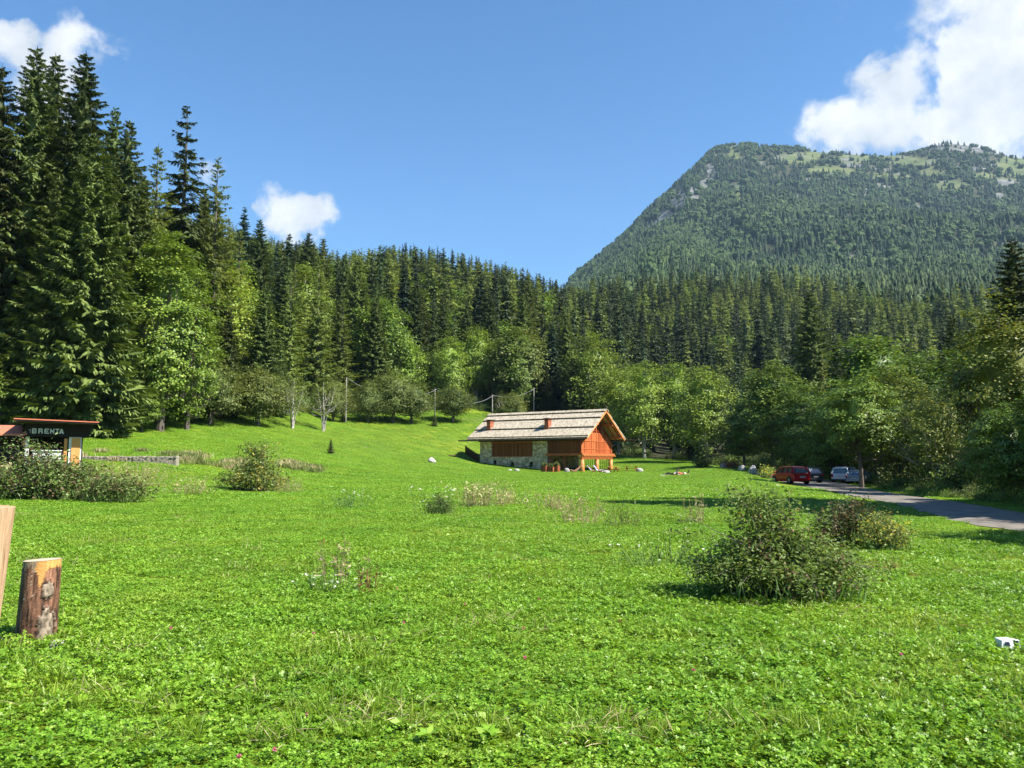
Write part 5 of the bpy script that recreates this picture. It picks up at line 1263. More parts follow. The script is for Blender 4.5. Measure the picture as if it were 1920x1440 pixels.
# ------------------------------------------------------------------ cars
def loft(mb, st, ring):
    n = len(ring(0)); base = len(mb.v); vs = []; fs = []
    for i in range(st): vs += ring(i)
    for i in range(st - 1):
        for k in range(n): fs.append((i * n + k, i * n + (k + 1) % n, (i + 1) * n + (k + 1) % n, (i + 1) * n + k))
    fs.append(tuple(range(n - 1, -1, -1))); fs.append(tuple((st - 1) * n + k for k in range(n)))
    mb.add(vs, fs)
M_TYRE = flat('tyre_rubber', (.012, .012, .012), .8); M_RIM = flat('alloy_rim', (.45, .45, .46), .35, metal=.8); M_GLS = flat('car_glass', (.03, .045, .06), .06, .8); M_PL = flat('number_plate', (.65, .65, .65), .5); M_TRIM = flat('black_trim', (.015, .015, .016), .5)
def car(px, Y, hd, paint, label, Lc=4.0, Wc=1.72, Hc=1.48, suv=0, plate_low=True, name='parked_car'):
    """nose towards +x locally; hd rotation of the nose"""
    g = gp(px, Y); e = empty(name, g, hd, label, 'car')
    g0 = .2 + .06 * suv; bz = .92 + .08 * suv; h = Hc
    # x stations rear->front : (x, bottom z, shoulder z, halfwidth)
    S_ = [(-Lc / 2, .42, .82, .72), (-Lc / 2 + .06, .30, bz - .02, .80), (-Lc / 2 + .45, g0, bz + .02, .86), (-.9, g0, bz + .03, .87), (0, g0, bz, .87), (.85, g0, bz - .02, .86), (Lc / 2 - .75, g0, bz - .12, .85), (Lc / 2 - .25, .24, bz - .25, .80), (Lc / 2, .34, bz - .42, .66)]
    k = Wc / 1.74
    def ring(i):
        x, b, t, w = S_[i]; w *= k
        return [(x, -w * .94, b), (x, -w, b + .22), (x, -w, (b + t) / 2 + .08), (x, -w * .95, t - .02), (x, -w * .8, t + .03), (x, w * .8, t + .03), (x, w * .95, t - .02), (x, w, (b + t) / 2 + .08), (x, w, b + .22), (x, w * .94, b)]
    mb = MB(); loft(mb, len(S_), ring); body = mb.build('body', paint, e, smooth=False, bevel=.02)
    # cabin
    rx = -Lc / 2
    C = [(rx + .06, bz - .02, .74, .0), (rx + .34, h - .10, .62, 1), (rx + .7, h, .60, 1), (.1, h + .0, .60, 1), (.55, h - .08, .60, 1), (1.15, bz - .02, .72, 0)]
    def cab(mb, off, mode):
        pass
    T = [(rx + .08, bz), (rx + .40, h - .07), (rx + .75, h), (.15, h), (.50, h - .07), (1.2, bz - .03)]
    mb = MB(); wb, wt = .80 * k, .60 * k
    # roof skin
    def rr(i):
        x, z = T[i]; w = wb if i in (0, 5) else wt
        return [(x, -w, z), (x, -w * .7, z + .03), (x, w * .7, z + .03), (x, w, z), (x, w, z - .05), (x, -w, z - .05)]
    mb2 = MB(); loft(mb2, 4, lambda i: rr(i + 1)); mb2.build('roof', paint, e, bevel=.01)
    for s in (-1, 1):                       # pillars
        p = MB()
        for (a, b) in ((0, 1), (5, 4)): p.bar((T[a][0], s * wb * .98, T[a][1]), (T[b][0], s * wt, T[b][1] - .02), .09, .07 if a else .16)
        p.bar((-.75, s * wb * .99, bz), (-.68, s * wt * 1.01, h - .03), .05, .09); p.bar((.1, s * wb * .99, bz), (.06, s * wt * 1.01, h - .03), .05, .07)
        if not suv: p.bar((rx + .35, s * wb * .99, bz), (rx + .55, s * wt * 1.02, h - .03), .05, .34)
        p.build('pillars', paint, e)
    gl = MB(); gl.add([(T[i][0] * .985, s * (wb if i in (0, 5) else wt) * .96, T[i][1] - .025) for i in range(6) for s in (-1, 1)], [(0, 1, 3, 2), (2, 3, 5, 4), (4, 5, 7, 6), (6, 7, 9, 8), (8, 9, 11, 10), (0, 2, 4, 6, 8, 10), (11, 9, 7, 5, 3, 1), (10, 11, 1, 0)])
    gl.build('windows', M_GLS, e)
    rw = MB(); rw.add([(rx + .055, -.62 * k, bz + .04), (rx + .055, .62 * k, bz + .04), (rx + .35, .5 * k, h - .13), (rx + .35, -.5 * k, h - .13), (rx + .09, -.62 * k, bz + .03), (rx + .09, .62 * k, bz + .03), (rx + .38, .5 * k, h - .14), (rx + .38, -.5 * k, h - .14)], [(0, 1, 2, 3), (7, 6, 5, 4), (0, 4, 5, 1), (1, 5, 6, 2), (2, 6, 7, 3), (3, 7, 4, 0)])
    rw.build('rear_window', flat('rear_glass', (.10, .14, .17), .05, .9), e)
    for s in (-1, 1):
        MB().box(rx - .02, rx + .12, s * .70 * k - .09, s * .70 * k + .09, .66, bz - .04).build('tail_light', flat('red_lens', (.5, .01, .012), .2), e, bevel=.02)
        MB().box(Lc / 2 - .3, Lc / 2 - .05, s * .62 * k - .12, s * .62 * k + .12, .56, .70).build('headlight', flat('clear_lens', (.6, .62, .65), .1), e, bevel=.02)
        MB().box(.85, 1.0, s * .93 * k - .07, s * .93 * k + .07, bz + .0, bz + .13).build('mirror', paint, e, bevel=.02)
        for xw in (-Lc / 2 + .72, Lc / 2 - .80):
            w = MB().tube([(xw, s * (.66 * k), .31), (xw, s * (.885 * k), .31)], .31, 20).build('wheel', M_TYRE, e)
            MB().tube([(xw, s * .87 * k, .31), (xw, s * .90 * k, .31)], [.2, .17], 14).build('rim', M_RIM, w)
            MB().tube([(xw, s * (.70 * k), .33), (xw, s * (.877 * k), .33)], .365, 20).build('wheel_arch', M_TRIM, e)
    MB().box(rx - .05, rx + .1, -.78 * k, .78 * k, .30, .46).build('rear_bumper', paint if not suv else M_TRIM, e, bevel=.03)
    zp = .56 if plate_low else .72
    MB().box(rx - .06, rx - .02, -.26, .26, zp, zp + .11).build('number_plate', M_PL, e)
    MB().box(rx - .045, rx - .015, -.4, .4, zp + .14, zp + .17).build('tailgate_trim', M_TRIM if not suv else M_RIM, e)
    return e
P_RED = flat('red_car_paint', (.62, .012, .018), .35, .4, coat=.25); P_WHT = flat('white_car_paint', (.75, .76, .77), .25, .6, coat=.25); P_SIL = flat('silver_blue_car_paint', (.28, .33, .38), .3, .6, metal=.5, coat=.25); P_DRK = flat('dark_grey_car_paint', (.05, .055, .06), .3, .6, metal=.3, coat=.25)
hd = math.pi / 2 + R(11)
car(1482, 71, hd, P_RED, 'red hatchback parked beside the lane behind the berry bush')
car(1508, 80, hd, P_DRK, 'dark car with pale lower tailgate just behind the red hatchback', Lc=4.2, Hc=1.5)
car(1588, 84, R(50), P_WHT, 'white off-road car with black bumper parked across the lane', Lc=4.4, Wc=1.82, Hc=1.66, suv=1, plate_low=False)
car(1612, 83, R(52), P_SIL, 'silver-blue car partly hidden behind the dark tree trunk', Lc=4.3, Hc=1.42)
# ------------------------------------------------------------------ stump, post, carton
def stump():
    Y = 7.35; b = gp(66, Y); t = pt(79.5, 1050, Y); n, m = 72, 90
    r0 = .158; vs = []; cols = []
    ax = t - b; ax = Vector(ax)
    r = np.random.default_rng(3)
    for j in range(m + 1):
        q = j / m
        for i in range(n):
            a = 2 * math.pi * i / n
            rr = r0 * (1.02 - .08 * q + .10 * max(0, .14 - q) / .14) * (1 + .03 * math.sin(a * 2 + 1) + .015 * math.sin(a * 5))
            # a: direction x=cos, y=sin ; camera side is -y => a=-pi/2 ; right side a=0
            u = (a + math.pi / 2 + math.pi) % (2 * math.pi) - math.pi     # 0 facing camera, + to the right
            nn = float(vnoise(u * 6, q * 5, 1, 3)) + .5 * float(vnoise(u * 18, q * 12, 1, 4)) + .3 * float(vnoise(u * 50, q * 16, 1, 5))
            fib = float(vnoise(u * 40, q * 3, 1, 6))
            c = np.array([.15, .072, .042]) * (1 + 1.5 * nn) * (1 + 1.5 * fib) + np.array([.03, .012, .006]) * float(vnoise(u * 90, q * 60, 1, 17)) * 3; c = c * (.35 if abs(float(vnoise(u * 9, q * 2.2, 1, 18))) < .035 else 1)      # red-brown inner bark
            if u < -.35 + nn * .5: c = np.array([.09, .06, .042]) * (1 + 1.3 * nn) * (1 + 1.2 * fib)  # left flank painted darker, as turned away from the sun
            lift = .004 * nn
            # grey bark plates low right and a patch in the middle
            pl = max(1.2 - math.hypot((u - 1.0) / .5, (q - .20) / .28), 1.15 - math.hypot((u - .95) / .34, (q - .66) / .10), 1.0 - math.hypot((u - .45) / .6, (q - .05) / .09)) + .35 * float(vnoise(u * 14, q * 24, 1, 15)) + .25 * float(vnoise(u * 34, q * 50, 1, 16))
            if pl + nn * .35 > .22: c = np.array([.20, .155, .11]) * (1 + 1.8 * float(vnoise(u * 30, q * 30, 1, 8))); lift = .016 + .012 * float(vnoise(u * 22, q * 22, 1, 9))
            if abs(pl + nn * .35 - .16) < .06: c = c * .25
            # bare wood near the cut
            bw = q - (.945 - .17 * math.exp(-((u - .50) / .20) ** 2) - .04 * (u > .0) + (.0 if u > -.1 else -.03)) + nn * .07 + .03 * float(vnoise(u * 45, q * 45, 1, 14))
            if bw > 0:
                c = np.array([.52, .25, .075]) if u > .12 + nn * .3 else np.array([.24, .17, .11]); c = c * (1 + .5 * fib); lift = -.003
                if .0 < bw < .012: c = c * .3
            sp_ = float(vnoise(u * 34, q * 46, 1, 10))
            if sp_ > .455 and bw < 0 and u < .3: c = np.array([.5, .44, .34])
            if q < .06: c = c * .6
            p = b + ax * q; vs.append((p.x + math.cos(a) * (rr + lift), p.y + math.sin(a) * (rr + lift), p.z + (math.cos(a) * .006 - .0) * q - .05 * (1 - q)))
            cols.append((*np.clip(c, .005, .95), 1))
    idx = np.arange((m + 1) * n).reshape(m + 1, n); f = np.stack([idx[:-1], np.roll(idx[:-1], -1, 1), np.roll(idx[1:], -1, 1), idx[1:]], -1).reshape(-1, 4)
    m_, nt, o = newmat('stump_bark'); at = N(nt, 'ShaderNodeAttribute', attribute_name='bark'); p = N(nt, 'ShaderNodeBsdfPrincipled', i={'Roughness': .75, 'Specular IOR Level': .25}); nt.links.new(at.outputs['Color'], p.inputs['Base Color'])
    tc = N(nt, 'ShaderNodeTexCoord'); nz = N(nt, 'ShaderNodeTexNoise', i={'Scale': 60., 'Detail': 6}); nt.links.new(tc.outputs['Object'], nz.inputs[0]); bp = N(nt, 'ShaderNodeBump', i={'Strength': .5, 'Distance': .01}); nt.links.new(nz.outputs[0], bp.inputs['Height']); nt.links.new(bp.outputs[0], p.inputs['Normal']); nt.links.new(p.outputs[0], o.inputs[0])
    V = np.array(vs) - np.array(b); me = mesh_np('bark', V, f, m_, smooth=True); a_ = me.attributes.new('bark', 'FLOAT_COLOR', 'POINT'); a_.data.foreach_set('color', np.array(cols, np.float32).ravel())
    e = empty('log_stump', b, 0, 'short leaning log stump with peeling brown bark at lower left', 'stump'); link('bark', me, e)
    top = V[idx[-1]]; c0 = top.mean(0); K = 5; tv = [c0 + [0, 0, .004]]; tf = []
    for k in range(1, K + 1): tv += list(c0 + (top - c0) * k / K + [0, 0, .004 * (1 - k / K) + .003])
    tri = [(0, 1 + i, 1 + (i + 1) % n) for i in range(n)]; qd = [(1 + (k - 1) * n + i, 1 + k * n + i, 1 + k * n + (i + 1) % n, 1 + (k - 1) * n + (i + 1) % n) for k in range(1, K) for i in range(n)]
    m2, nt, o = newmat('cut_wood'); tc = N(nt, 'ShaderNodeTexCoord'); mp = N(nt, 'ShaderNodeMapping'); mp.inputs['Location'].default_value = (-c0[0], -c0[1], 0); nt.links.new(tc.outputs['Object'], mp.inputs[0])
    wv = N(nt, 'ShaderNodeTexWave', wave_type='RINGS', rings_direction='Z', i={'Scale': 18., 'Distortion': 2.5, 'Detail': 3}); nt.links.new(mp.outputs[0], wv.inputs[0])
    p = N(nt, 'ShaderNodeBsdfPrincipled', i={'Roughness': .8}); nt.links.new(ramp(nt, wv.outputs[0], [(.34, .26, .16), (.50, .42, .30)]), p.inputs['Base Color']); nt.links.new(p.outputs[0], o.inputs[0])
    link('cut_face', mesh_np('cut_face', np.array(tv), [np.array(tri), np.array(qd)], m2), e)
stump()
M_POST = surf('bare_post_wood', [(.09, .045, .022), (.34, .21, .12), (.42, .27, .16), (.50, .34, .21)], 5, pos=[.28, .42, .55, .75], stretch=(9, 9, .45), bump=.6, dist=.4)
tp = pt(-2, 949, 5.4)
P0 = Vector(pt(-52, 1290, 5.4)); P0.z = -.15
mb = MB(); mb.tube([P0, Vector((tp.x, tp.y, tp.z))], [.085, .096], 16)
o = mb.build('wooden_post', M_POST, smooth=False, bevel=.003); tag(o, 'bare tan wooden post leaning at the left edge of the photo', 'post')
def carton():
    g = gp(1889, 7.0, .03); e = empty('crumpled_carton', g, .25, 'crumpled white carton with navy patches lying in the clover at right', 'litter')
    w = flat('white_card', (.82, .82, .84), .6); nv_ = flat('navy_print', (.012, .015, .05), .5)
    b = MB(); b.add([(-.095, -.035, .01), (.035, -.045, -.0), (.05, .05, 0), (-.08, .055, 0), (-.09, -.04, .075), (.02, -.035, .085), (.04, .05, .078), (-.075, .05, .082)], [(3, 2, 1, 0), (4, 5, 6, 7), (0, 1, 5, 4), (1, 2, 6, 5), (2, 3, 7, 6), (3, 0, 4, 7)])
    b.build('box', w, e, bevel=.004)
    b = MB(); b.bar((.04, -.02, .07), (.085, -.02, .066), .05, .006).bar((.085, -.02, .066), (.098, -.025, .0), .05, .006); b.build('flap', w, e)
    b = MB(); b.add([(-.065, -.0455, .062), (-.02, -.044, .058), (-.012, -.048, .024), (-.055, -.047, .026), (-.065, -.0435, .062), (-.02, -.042, .058), (-.012, -.046, .024), (-.055, -.045, .026)], [(0, 1, 2, 3), (7, 6, 5, 4), (0, 4, 5, 1), (1, 5, 6, 2), (2, 6, 7, 3), (3, 7, 4, 0)]); b.build('navy_patch', nv_, e)
    b = MB(); b.bar((.05, -.03, .052), (.08, -.028, .045), .02, .03); b.build('navy_patch', nv_, e)
carton()
# ------------------------------------------------------------------ bushes and weeds
def bush(px, Y, w, h, nshoot, nper, leaf, mats, label, depth=.8, tall=None, seed=1, name='bush', cat='bush', droop=.5, blades=0, stemmat=None, group=None):
    """mats: list of (material, share)"""
    r = np.random.default_rng(seed); g = gp(px, Y); e = empty(name, g, 0, label, cat, group)
    mb = MB(); L_ = []
    for s in range(nshoot):
        a = r.uniform(0, 6.28); q = r.random() ** .6
        bx = np.array([math.cos(a) * w * .22 * q, math.sin(a) * w * .22 * q * depth, -.05])
        ex = math.cos(a) * w * .5 * q * r.uniform(.7, 1.08); ey = math.sin(a) * w * .5 * depth * q * r.uniform(.7, 1.05)
        hz = h * (1 - .55 * q ** 1.5) * r.uniform(.55, 1.02)
        if tall and r.random() < tall[2]:
            ex = tall[0] * w + r.normal() * tall[3] * w; hz = h * tall[1] * r.uniform(.75, 1.05); ey *= .5
        tip = np.array([ex, ey, hz]); mid = (bx + tip) / 2 + np.array([0, 0, hz * .22]) + r.normal(size=3) * w * .04; end = tip + np.array([ex * .12, ey * .12, -droop * .12 * h])
        P = [bx, (bx + mid) / 2 + [0, 0, hz * .05], mid, tip, end]; rad = .0045 + .004 * h
        mb.tube(P, [rad, rad * .8, rad * .6, rad * .35, .002], 4, cap=False)
        P = np.array(P); t = r.uniform(.25, 1, nper) ** .8 * 3.999; i = t.astype(int); fr = (t - i)[:, None]
        pp = P[i] * (1 - fr) + P[i + 1] * fr + r.normal(size=(nper, 3)) * leaf * 1.5
        L_.append(pp)
    LP = np.concatenate(L_); LP[:, 2] = np.maximum(LP[:, 2], .02); n = len(LP)
    d = runit(r, n); d[:, 2] *= .5; nn = runit(r, n) * .8 + np.array([0, 0, .8]); Ls = leaf * r.uniform(.5, 1.35, n)
    e_st = mb.build('stems', stemmat or M_BARK, e)
    sel = r.random(n); lo_ = 0
    clump = np.array([float(x) for x in vnoise(LP[:, 0] * 6 + seed, LP[:, 2] * 6 + LP[:, 1] * 4, 1, seed)]) + .5
    sel = np.clip(sel * .5 + clump * .5 + .0, 0, .999); sel = np.argsort(np.argsort(sel)) / n
    for m, sh, nmx in mats:
        k = (sel >= lo_) & (sel < lo_ + sh); lo_ += sh
        if k.sum() == 0: continue
        v, f = kites(LP[k], d[k], nn[k], Ls[k] * 1.15, Ls[k] * .27, .15); link(nmx, mesh_np(nmx, v, f, m), e)
    if blades:
        bp_ = np.column_stack([r.uniform(-.33, .33, blades) * w, r.uniform(-.45, .25, blades) * w * depth, np.zeros(blades)]); dd = r.normal(size=(blades, 3)) * .3; dd[:, 2] = 1
        bl = r.uniform(.25, .6, blades) * min(h, 1.2); v, f = kites(bp_, dd, runit(r, blades), bl, np.full(blades, .006 + .003 * h), .1); link('grass_blades', mesh_np('grass_blades', v, f, M_BLADE), e)
    return e
M_BLADE = leafmat('grass_blades', [(.10, .2, .04), (.18, .30, .08), (.30, .38, .14)], trans=.35, rough=.4)
M_BUSH = leafmat('bramble_leaves', [(0.076, 0.132, 0.026), (0.140, 0.222, 0.048), (0.227, 0.324, 0.090), (0.346, 0.420, 0.180)], pos=[0, .35, .75, 1], trans=.34, rough=.6, spec=.12)
M_DBUSH = leafmat('dark_bramble_leaves', [(.03, .045, .016), (.06, .08, .026), (.12, .135, .06)], trans=.25, rough=.6, spec=.12)
M_BRN = leafmat('reddish_brown_leaves', [(0.080, 0.048, 0.024), (0.144, 0.088, 0.048), (0.224, 0.144, 0.088)], trans=.3)
M_TAN = leafmat('dry_stalks', [(.25, .21, .09), (.40, .34, .17), (.52, .46, .26)], trans=.3)
M_YL = leafmat('bright_yellow_leaves', [(.35, .30, .04), (.6, .48, .07), (.7, .6, .15)], trans=.4)
M_PALEL = leafmat('pale_olive_leaves', [(.10, .14, .035), (.18, .23, .06), (.28, .31, .11)], trans=.35)
bush(1466, 9.6, 2.25, .92, 220, 95, .047, [(M_BUSH, .93, 'leaves'), (M_BRN, .07, 'reddish_leaves')], 'large bramble bush with reddish shoot tips in the right foreground', seed=3, tall=(-.08, 1.32, .16, .13), blades=160, depth=.7)
bush(1592, 15.5, 1.75, 1.0, 80, 60, .06, [(M_DBUSH, .75, 'leaves'), (M_BRN, .25, 'reddish_leaves')], 'dark bramble bush behind the large bramble bush', seed=5, blades=40)
bush(1662, 14.5, 1.0, .72, 46, 48, .055, [(M_PALEL, .6, 'leaves'), (M_YL, .2, 'yellow_leaves'), (M_BUSH, .2, 'green_leaves')], 'yellowing low bush right of the dark bramble bush', seed=6, blades=80)
bush(90, 33, 5.4, 1.95, 240, 60, .12, [(M_BUSH, .52, 'leaves'), (M_DBUSH, .30, 'dark_leaves'), (M_BRN, .18, 'reddish_leaves')], 'broad shaggy thicket in front of the kiosk', seed=7, tall=(-.12, 1.25, .06, .1), blades=200, depth=.5)
bush(-12, 34, 2.6, 1.8, 70, 40, .13, [(M_BUSH, .5, 'leaves'), (M_TAN, .5, 'dry_leaves')], 'dry tan-tinged bush at the left edge in front of the shed', seed=8, depth=.5)
bush(215, 32, 3.2, 1.25, 80, 40, .11, [(M_BUSH, .6, 'leaves'), (M_DBUSH, .25, 'dark_leaves'), (M_BRN, .15, 'brown_leaves')], 'low right end of the thicket trailing into the meadow', seed=9, blades=150, depth=.5)
bush(478, 44, 4.2, 1.75, 150, 52, .13, [(M_PALEL, .58, 'leaves'), (M_BUSH, .30, 'green_leaves'), (M_YL, .12, 'yellow_leaves')], 'rounded olive bush with a few bright yellow leaves in the left meadow', seed=10, tall=(.02, 1.45, .22, .10), depth=.7)
bush(822, 24.5, .95, .68, 50, 40, .05, [(M_DBUSH, .5, 'dark_leaves'), (M_BUSH, .5, 'leaves')], 'small dark green weed clump with white flowers in the middle meadow', seed=11, name='weed_clump', cat='weeds', blades=60)
bush(1375, 108, 2.6, 1.3, 40, 40, .16, [(M_RED, 1., 'red_leaves')], 'rusty red shrub at the wood edge above the bramble bush', seed=12)
bush(1358, 113, 1.6, 1.5, 30, 30, .15, [(M_PALEL, 1., 'leaves')], 'pale shrub left of the rusty red shrub', seed=13)
bush(1432, 100, 3.2, 2.6, 60, 50, .2, [(M_PALEL, .7, 'leaves'), (M_BUSH, .3, 'dark_leaves')], 'bright green shrub at the wood edge left of the red car', seed=14)
bush(1440, 82, 2.0, 1.2, 40, 40, .15, [(M_BUSH, .8, 'leaves'), (M_YL, .2, 'yellow_leaves')], 'low green shrub at the nose of the red car', seed=15)
def flowers(name, pts, size, mat, parent=None, label=None, cat=None, group=None):
    pass
def stalks(px, Y, w, h, n, label, mat=None, seed=1, heads=None, headsize=.02, nheads=0, leafn=0, depth=.6):
    r = np.random.default_rng(seed); g = gp(px, Y); e = empty('weed_clump', g, 0, label, 'weeds'); mb = MB(); tips = []
    for s in range(n):
        x, y = r.normal() * w * .25, r.normal() * w * .25 * depth; hh = h * r.uniform(.5, 1.05); tx = x * 1.5 + r.normal() * w * .08
        mb.tube([(x, y, -.03), ((x + tx) / 2, y, hh * .55), (tx, y * 1.3, hh)], [.005 + .003 * h, .004 + .002 * h, .002 + .001 * h], 3, cap=False); tips.append((tx, y * 1.3, hh))
    mb.build('stalks', mat or M_TAN, e); tips = np.array(tips)
    if leafn:
        k = r.integers(0, n, leafn); P = tips[k] * np.column_stack([r.uniform(.7, 1, leafn)] * 2 + [r.uniform(.1, 1, leafn)]); L_ = r.uniform(.4, 1.2, leafn) * .13 * math.sqrt(h)
        d = runit(r, leafn); d[:, 2] = abs(d[:, 2]); v, f = kites(P, d, runit(r, leafn), L_, L_ * .16); link('leaves', mesh_np('leaves', v, f, mat or M_TAN), e)
    if heads:
        k = r.integers(0, n, nheads); P = tips[k] + r.normal(size=(nheads, 3)) * headsize * .8; v, f = kites(np.repeat(P, 5, 0), runit(r, nheads * 5) * np.array([1, 1, .4]), np.tile([0, 0, 1.], (nheads * 5, 1)) + r.normal(size=(nheads * 5, 3)) * .3, np.full(nheads * 5, headsize), np.full(nheads * 5, headsize * .45), 0)
        link('flower_heads', mesh_np('flower_heads', v, f, heads), e)
    return e
M_WFL = leafmat('white_petals', [(.6, .6, .52), (.8, .8, .75)], trans=.3, objvar=0); M_RFL = leafmat('rust_seedheads', [(.16, .085, .035), (.28, .14, .06)], trans=.2, objvar=0); M_PFL = leafmat('pink_petals', [(.5, .10, .2), (.7, .25, .36)], trans=.3, objvar=0)
stalks(822, 24.4, 1.4, .85, 26, 'white flowering stems rising out of the small dark weed clump', M_BLADE, 21, M_WFL, .045, 26, 60)
stalks(900, 29, 1.5, 1.0, 90, 'brownish dry weed clump right of the white flowering weeds', None, 22, M_WFL, .03, 8, 700)
stalks(950, 30, 1.2, .7, 50, 'smaller dry weed clump next to the brownish one', None, 23, None, 0, 0, 350)
stalks(655, 28, 1.5, .7, 50, 'faint pale weeds with a few white flowers left of middle', M_BLADE, 24, M_WFL, .045, 12, 250)
stalks(1040, 27, 1.5, .7, 60, 'thin tan weeds in the middle meadow before the shadow strip', None, 25, None, 0, 0, 250)
stalks(1085, 21, 1.2, .7, 50, 'tan weeds right of the thin ones before the shadow strip', None, 26, M_RFL, .02, 10, 200)
stalks(1165, 20, 1.0, .65, 40, 'olive weeds at the near side of the shadow strip', M_PALEL, 27, None, 0, 0, 200)
stalks(1305, 21, .7, .75, 22, 'thin upright stalks left of the large bramble bush, farther out', None, 28, M_RFL, .02, 8, 90)
stalks(638, 10.4, .35, .72, 9, 'tall rust-tipped dock stems in the near meadow', M_TAN, 29, M_RFL, .022, 14, 70)
stalks(685, 10.0, .3, .42, 8, 'shorter dark stems right of the rust-tipped dock stems', M_RFL, 30, M_RFL, .018, 8, 40)
stalks(610, 9.9, .7, .26, 34, 'low yarrow with white flower heads beside the dock stems', M_BLADE, 31, M_WFL, .028, 13, 180)
stalks(1265, 13, .6, .55, 12, 'dark bent stem with leaves left of the large bramble bush', M_DBUSH, 32, M_WFL, .025, 4, 60)
stalks(1230, 12.5, 1.2, .4, 60, 'pale loose grasses left of the large bramble bush', M_BLADE, 33, M_WFL, .03, 6, 200)
stalks(1660, 12, .5, .16, 30, 'small brown weed tuft right of the large bramble bush', M_RFL, 34, None, 0, 0, 80)
stalks(350, 38, 1.8, .9, 70, 'loose tan weeds between the thicket and the olive bush', None, 35, None, 0, 0, 350)
stalks(540, 42, 1.6, .8, 50, 'pale brown weeds at the right foot of the olive bush', None, 36, None, 0, 0, 250)
stalks(240, 41, 3.5, 1.4, 150, 'tall pale brown grasses behind the trailing end of the thicket', None, 37, None, 0, 0, 600)
stalks(165, 43, 2.0, 1.3, 90, 'rust-brown grasses at the foot of the kiosk pillar', M_BRN, 38, None, 0, 0, 300)
# pink clover blossoms
for k, (px, py) in enumerate([(588, 1190), (757, 1170), (984, 1236), (982, 1180), (575, 1344), (515, 1410), (448, 1424), (1163, 1166), (745, 1105), (872, 1135), (1010, 1125), (1300, 1260), (320, 1180), (1690, 1230)]):
    dv = (720 - py) / F; t = -(CH - .06) / (ST + dv * CT); Yq = (CT - dv * ST) * t; p = pt(px, py, Yq); r = np.random.default_rng(k)
    v, f = kites(np.zeros((40, 3)), runit(r, 40), runit(r, 40), np.full(40, .016), np.full(40, .004), 0)
    side = ['near the bottom edge left of centre', 'in the middle of the near meadow', 'right of the middle of the near meadow'][0 if py > 1300 else 1 if px < 1100 else 2]
    o = link('clover_flower', mesh_np('clover_flower', v, f, M_PFL), None, (p.x, p.y, H(p.x, p.y) + .075)); tag(o, 'pink clover blossom ' + side, 'flower', 'pink clover blossoms ' + side)
# ------------------------------------------------------------------ clover and grass cover (nobody could count it)
M_CLO = leafmat('clover_leaves', [(.08, .165, .008), (.14, .285, .016), (.215, .38, .03), (.34, .46, .08)], pos=[0, .45, .85, 1], trans=.34, rough=.42, spec=.3, objvar=.1, patchy=.6)
M_GRS = leafmat('meadow_grass', [(.11, .19, .012), (.18, .29, .022), (.27, .37, .05), (.36, .40, .12)], pos=[0, .5, .9, 1], trans=.38, rough=.4, objvar=.1, patchy=.6)
def clover_patch(seed, size, nclo, nbl, s, hmax=.075):
    r = np.random.default_rng(seed); n = nclo
    c = np.column_stack([r.uniform(-size / 2, size / 2, (n, 2)), r.uniform(.015, hmax, n)]); c[:, 2] *= (1 + 1.2 * vnoise(c[:, 0] + 40 * seed, c[:, 1], size / 5, seed))
    up = r.normal(size=(n, 3)) * .5; up[:, 2] = 1; up = norm(up); a0 = r.random(n) * 6.28; V = []; Fc = []
    t1 = norm(np.cross(up, np.array([1., 0, 0]))); t2 = np.cross(up, t1); rad = s * r.uniform(.55, 1.35, n)
    o = 0
    for k in range(3):
        a = a0 + k * 2.094; d = t1 * np.cos(a)[:, None] + t2 * np.sin(a)[:, None]; sd_ = np.cross(up, d)
        q = [c, c + (d * .45 + sd_ * .42 + up * .10) * rad[:, None], c + (d * .98 + sd_ * .30 + up * .12) * rad[:, None], c + (d * .98 - sd_ * .30 + up * .12) * rad[:, None], c + (d * .45 - sd_ * .42 + up * .10) * rad[:, None]]
        V.append(np.stack(q, 1).reshape(-1, 3)); Fc.append(np.arange(n * 5).reshape(-1, 5) + o); o += n * 5
    V = np.concatenate(V); Fc = np.concatenate(Fc)
    b = np.column_stack([r.uniform(-size / 2, size / 2, (nbl, 2)), np.zeros(nbl)]); d = r.normal(size=(nbl, 3)) * .75; d[:, 2] = abs(d[:, 2]) * .5 + .5
    bl = r.uniform(.5, 1.4, nbl) * hmax * 1.25; bv, bf = kites(b, d, runit(r, nbl), bl, np.full(nbl, s * .11), .35)
    fm = np.concatenate([np.zeros(len(Fc)), np.ones(len(bf))])
    return mesh_np('clover_patch', np.concatenate([V, bv]), [Fc, bf + len(V)], mats=[M_CLO, M_GRS], fmat=fm)
